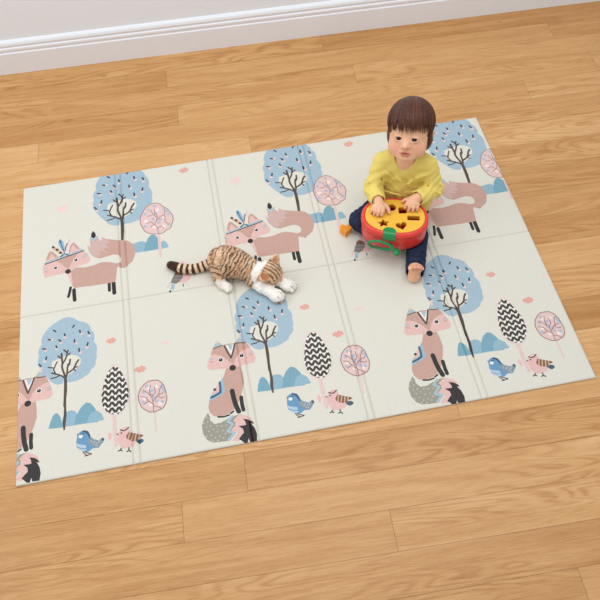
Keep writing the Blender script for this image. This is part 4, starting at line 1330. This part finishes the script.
# head
HCt = np.array([.838, .600, .056]); fd = np.array([.80, -.60, 0]); ang = math.atan2(fd[1], fd[0]); HR = rz(ang) @ np.array([[math.cos(.30), 0, math.sin(.30)], [0, 1, 0], [-math.sin(.30), 0, math.cos(.30)]])
def kh(p): return tuple(HCt + HR @ np.array(p) - KB)
f.put(ell(kh((0, 0, 0)), (.041, .0430, .036), HR), .012)
f.put(ell(kh((.020, .022, -.010)), (.020, .018, .018), HR), .010)
f.put(ell(kh((.020, -.022, -.010)), (.020, .018, .018), HR), .010)
f.put(cap(kh((.018, 0, .012)), kh((.043, 0, -.004)), .0125, .0085), .010)
f.put(ell(kh((.040, .0085, -.012)), (.0115, .0110, .0095), HR), .005)
f.put(ell(kh((.040, -.0085, -.012)), (.0115, .0110, .0095), HR), .005)
f.put(ell(kh((.038, 0, -.020)), (.011, .011, .008), HR), .006)
for s in (-1, 1):                                        # closed eyes: shallow slit under a full lid
    f.put(ell(kh((.033, s * .019, .0045)), (.008, .0085, .006), HR), .004)
    f.put(cap(kh((.0400, s * .0110, -.0005)), kh((.0360, s * .0270, -.0005)), .0011), .0015, sub=True)
# ears: cupped triangles
def ear(base, tip, inward, w):
    base, tip, inward = map(np.array, (base, tip, inward))
    ax_ = tip - base; side = np.cross(ax_ / np.linalg.norm(ax_), inward); side /= np.linalg.norm(side)
    for t in np.linspace(-1, 1, 9):
        b = base + side * w * t
        e = base + ax_ * (1 - abs(t) ** 2.2 * .55) + side * w * t * .62 - inward * .003
        f.put(cap(kh(b - inward * .006 * (1 - t * t)), kh(e - inward * .006 * (1 - t * t)), .0048, .0030), .003)
EARS = (((-.004, .030, .018), (-.002, .055, .038), (.45, -.3, .84), .0205, (214, 166, 130)), ((-.002, -.026, .022), (-.004, -.056, .026), (.25, -.30, .91), .0225, (194, 136, 94)))
for b_, t_, i_, w_, c_ in EARS: ear(b_, t_, i_, w_)
# tail
tl = [(.655, .697, .032, .019), (.640, .6985, .024, .0165), (.6137, .6935, .0185, .0160), (.5813, .6890, .0165, .0158), (.560, .692, .0160, .0156), (.543, .6972, .0160, .0156), (.521, .708, .0160, .0158), (.503, .7195, .0160, .0150)]
for a, b in zip(tl, tl[1:]): f.put(kc(a[:3], b[:3], a[3], b[3]), .006)
f.warp(lambda X, D: D + .0007 * vnoise(X, .0045, 2) + .0009 * vnoise(X, .011, 6))
f.put(((lambda X: X[..., 2] - .0022), np.array((-.3, -.2, -.01)), np.array((.2, .2, .0022))), .001, sub=True)

WHITE, TAN, LIGHT, DARK = la((250, 246, 240)), la((206, 158, 118)), la((236, 208, 176)), la((78, 48, 35))
def along(P, line):
    """arc length and radial distance of points P to a polyline"""
    best = np.full(len(P), 9.); S = np.zeros(len(P)); acc = 0
    for a, b in zip(line, line[1:]):
        a = np.array(a[:3]) - KB; b = np.array(b[:3]) - KB; ab = b - a; l = np.linalg.norm(ab)
        t = np.clip((P - a) @ ab / l ** 2, 0, 1); d = np.linalg.norm(P - a - t[:, None] * ab, axis=1)
        m = d < best; best = np.where(m, d, best); S = np.where(m, acc + t * l, S); acc += l
    return S, best
def kit_col(P):
    n1 = vnoise(P, .010, 1); n2 = vnoise(P, .0035, 4); n3 = vnoise(P, .022, 8)
    S, d = along(P, spine)
    base = TAN * (1 + .0 * S[:, None]) + (LIGHT - TAN) * np.clip(.50 + .50 * n3 + .30 * n2, 0, 1)[:, None]
    def dark(w, c=DARK):
        nonlocal base
        w = np.clip(w, 0, 1)[:, None]; base = base * (1 - w) + c * w
    # transverse stripes bending back down the flank
    z = P[:, 2]
    ph = (S + .34 * (.06 - z) + .0042 * n1 + .0012 * n2 + .004 * n3) / .0122
    st = np.sin(2 * math.pi * ph) + .35 * n1
    brk = np.clip(1.1 + .9 * vnoise(P * [1, 1, .6], .016, 21) + .4 * n3, 0, 1)
    dark(np.clip((st + .05) * 2.0, 0, 1) * (.88 + .3 * n2) * brk)
    # haunch swirl
    hc = np.array([.668, .652, .040]) - KB
    rr = np.linalg.norm((P - hc) * [1, 1, .8], axis=1)
    hw = np.clip((.036 - rr) / .006, 0, 1)
    base = base * (1 - hw[:, None]) + (TAN * .6 + LIGHT * .4) * hw[:, None]
    dark(hw * np.clip((np.sin(2 * math.pi * (P[:, 0] * .55 + P[:, 1] * .9 + .4 * z + .004 * n1) / .0150) + .4 * n1 - .1) * 2, 0, 1) * .9)
    # head
    q = (P + KB - HCt) @ HR
    hd = np.linalg.norm(q / np.array([1, 1, .95]), axis=1)
    hm = np.clip((.072 - hd) / .004, 0, 1) * (z > .018) * (q[:, 0] > -.030 + .3 * np.clip(hd - .045, 0, 1))
    neckw = np.clip((-.020 - q[:, 0]) / .006, 0, 1) * np.clip((q[:, 0] + .056) / .006, 0, 1) * np.clip((.066 - hd) / .006, 0, 1)
    hcol = TAN * 1.0 + (LIGHT - TAN) * np.clip(.5 + .6 * n1 + .3 * n2, 0, 1)[:, None]
    stripe = np.clip((np.sin(2 * math.pi * (q[:, 1] + .0016 * n1) / .0125 + 1.57) + .2 * n2 - .1) * 2, 0, 1) * np.clip((q[:, 2] - .004) / .01, 0, 1) * np.clip((q[:, 0] + .030) / .01, 0, 1)
    cheek = np.clip((np.sin(2 * math.pi * (q[:, 2] * 1.0 + q[:, 0] * .5) / .0130) - .1) * 2, 0, 1) * np.clip((np.abs(q[:, 1]) - .022) / .006, 0, 1) * (q[:, 2] < .014)
    w = np.clip(stripe + .7 * cheek, 0, 1)[:, None] * .80
    hcol = hcol * (1 - w) + DARK * w
    # white muzzle, blaze, dark closed lids, nose
    mz = near(P, (ell(kh((.043, 0, -.016)), (.020, .024, .014), HR)), .008); hcol = hcol * (1 - mz) + WHITE * mz
    for s in (-1, 1):
        li = near(P, cap(kh((.0410, s * .0105, -.0005)), kh((.0368, s * .0275, -.0005)), .0022), .002); hcol = hcol * (1 - li) + la((50, 32, 26)) * li
    for b_, t_, i_, w_, c_ in EARS:
        b_, t_, i_ = map(np.array, (b_, t_, i_)); a_ = (t_ - b_) / np.linalg.norm(t_ - b_); s_ = np.cross(a_, i_); s_ /= np.linalg.norm(s_); i2 = np.cross(s_, a_)
        M_ = HR @ np.stack([s_, a_, i2], 1)
        w = near(P, ell(kh(b_ * .45 + t_ * .55), (w_ * 1.0, .020, .012), M_), .003); hcol = hcol * (1 - w) + la((232, 198, 162)) * w
        w = near(P, ell(kh(b_ * .55 + t_ * .45 + i2 * .003), (w_ * (.62 if t_[1] > 0 else .80), .0130, .010), M_), .003); hcol = hcol * (1 - w) + la(c_) * w
    no = near(P, ell(kh((.052, 0, -.004)), (.005, .0045, .003), HR), .002); hcol = hcol * (1 - no) + la((196, 118, 104)) * no
    base = base * (1 - hm[:, None]) + hcol * hm[:, None]
    base = base * (1 - neckw[:, None]) + WHITE * neckw[:, None]
    # white forelegs, paws and hind foot, belly line
    for pr, so in ((cap(kp((.800, .572, .020)), kp((.850, .527, .018)), .026, .030), .008), (cap(kp((.862, .588, .016)), kp((.905, .560, .016)), .0215, .030), .006),
                   (cap(kp((.668, .612, .012)), kp((.698, .588, .012)), .0205, .022), .007), (cap(kp((.822, .560, .008)), kp((.880, .560, .008)), .022), .008)):
        w = near(P, pr, so); base = base * (1 - w) + WHITE * w
    bl = np.clip((.016 - z) / .010, 0, 1) * .55; base = base * (1 - bl[:, None]) + la((228, 190, 150)) * bl[:, None] * (1 - hm[:, None]) + base * bl[:, None] * hm[:, None]
    # tail rings
    St, dt = along(P, tl)
    tw = ((dt < .024) & (P[:, 0] + KB[0] < .648) & (P[:, 1] + KB[1] > .672)).astype(float)
    ring = np.clip((np.sin(2 * math.pi * (St + .0012 * n1) / .0190 + .6) + .05) * 3, 0, 1)
    ring = np.where(St > St.max() - .030, 1, ring)
    tcol = LIGHT * (1 - ring[:, None]) + la((66, 40, 30)) * ring[:, None]
    base = base * (1 - tw[:, None]) + tcol * tw[:, None]
    # toe lines
    for c, d in (((.850, .527), (.74, -.67)), ((.896, .563), (.88, -.47)), ((.690, .594), (.62, -.78))):
        d = np.array(d); p = np.array([-d[1], d[0]])
        for k in (-1, 0, 1):
            a = np.array(c) + d * (.0130) + p * k * .0098; b = a + d * .014
            w = near(P, cap(kp((a[0], a[1], .032)), kp((b[0], b[1], .014)), .0016), .0022) * .8; base = base * (1 - w) + la((112, 84, 76)) * w
    return np.clip(base * (1 + .10 * n2[:, None]), 0, 1)
m_fur = tint_mat('kitten_fur', rough=0.85, spec=0.15)
m_fur.node_tree.nodes['Principled BSDF'].inputs['Sheen Weight'].default_value = .2
kb = field_obj('body', f, m_fur, kit, kit_col)

# short coat: fine hairs lying along the body, one mesh
def coat():
    me = kb.data; n = len(me.vertices)
    co = np.empty(n * 3, np.float32); me.vertices.foreach_get('co', co); co = co.reshape(-1, 3)
    no = np.empty(n * 3, np.float32); me.vertex_normals.foreach_get('vector', no); no = no.reshape(-1, 3)
    tc = np.empty(n * 4, np.float32); me.color_attributes['tint'].data.foreach_get('color', tc); tc = tc.reshape(-1, 4)
    rs = np.random.RandomState(9)
    idx = rs.choice(np.where(co[:, 2] > .006)[0], 26000)
    p = co[idx] + rs.randn(len(idx), 3) * .0006; nn = no[idx]
    flow = np.array([-.82, .42, -.25]) + rs.randn(len(idx), 3) * .22
    flow -= (flow * nn).sum(1)[:, None] * nn; flow /= np.linalg.norm(flow, axis=1)[:, None] + 1e-6
    ln = (.0035 + .003 * rs.rand(len(idx)))[:, None]
    tip = p + flow * ln + nn * ln * (.22 + .25 * rs.rand(len(idx), 1))
    w = np.cross(flow, nn) * .00028
    base = p - nn * .0004
    tip[:, 2] = np.maximum(tip[:, 2], .0026)
    V = np.stack([base - w, base + w, tip], 1).reshape(-1, 3)
    F = [(3 * i, 3 * i + 1, 3 * i + 2) for i in range(len(idx))]
    me2 = bpy.data.meshes.new('coat'); me2.from_pydata([tuple(v) for v in V], [], F)
    C = np.repeat(tc[idx] * (1 + .16 * rs.randn(len(idx), 1)), 3, axis=0).clip(0, 1).astype(np.float32); C[:, 3] = 1
    ca = me2.color_attributes.new('tint', 'FLOAT_COLOR', 'POINT'); ca.data.foreach_set('color', C.ravel())
    return link_obj('fur_coat', me2, m_fur, kit)
fc = coat(); fc['kind'] = 'stuff'
for s in (-1, 1):
    pass
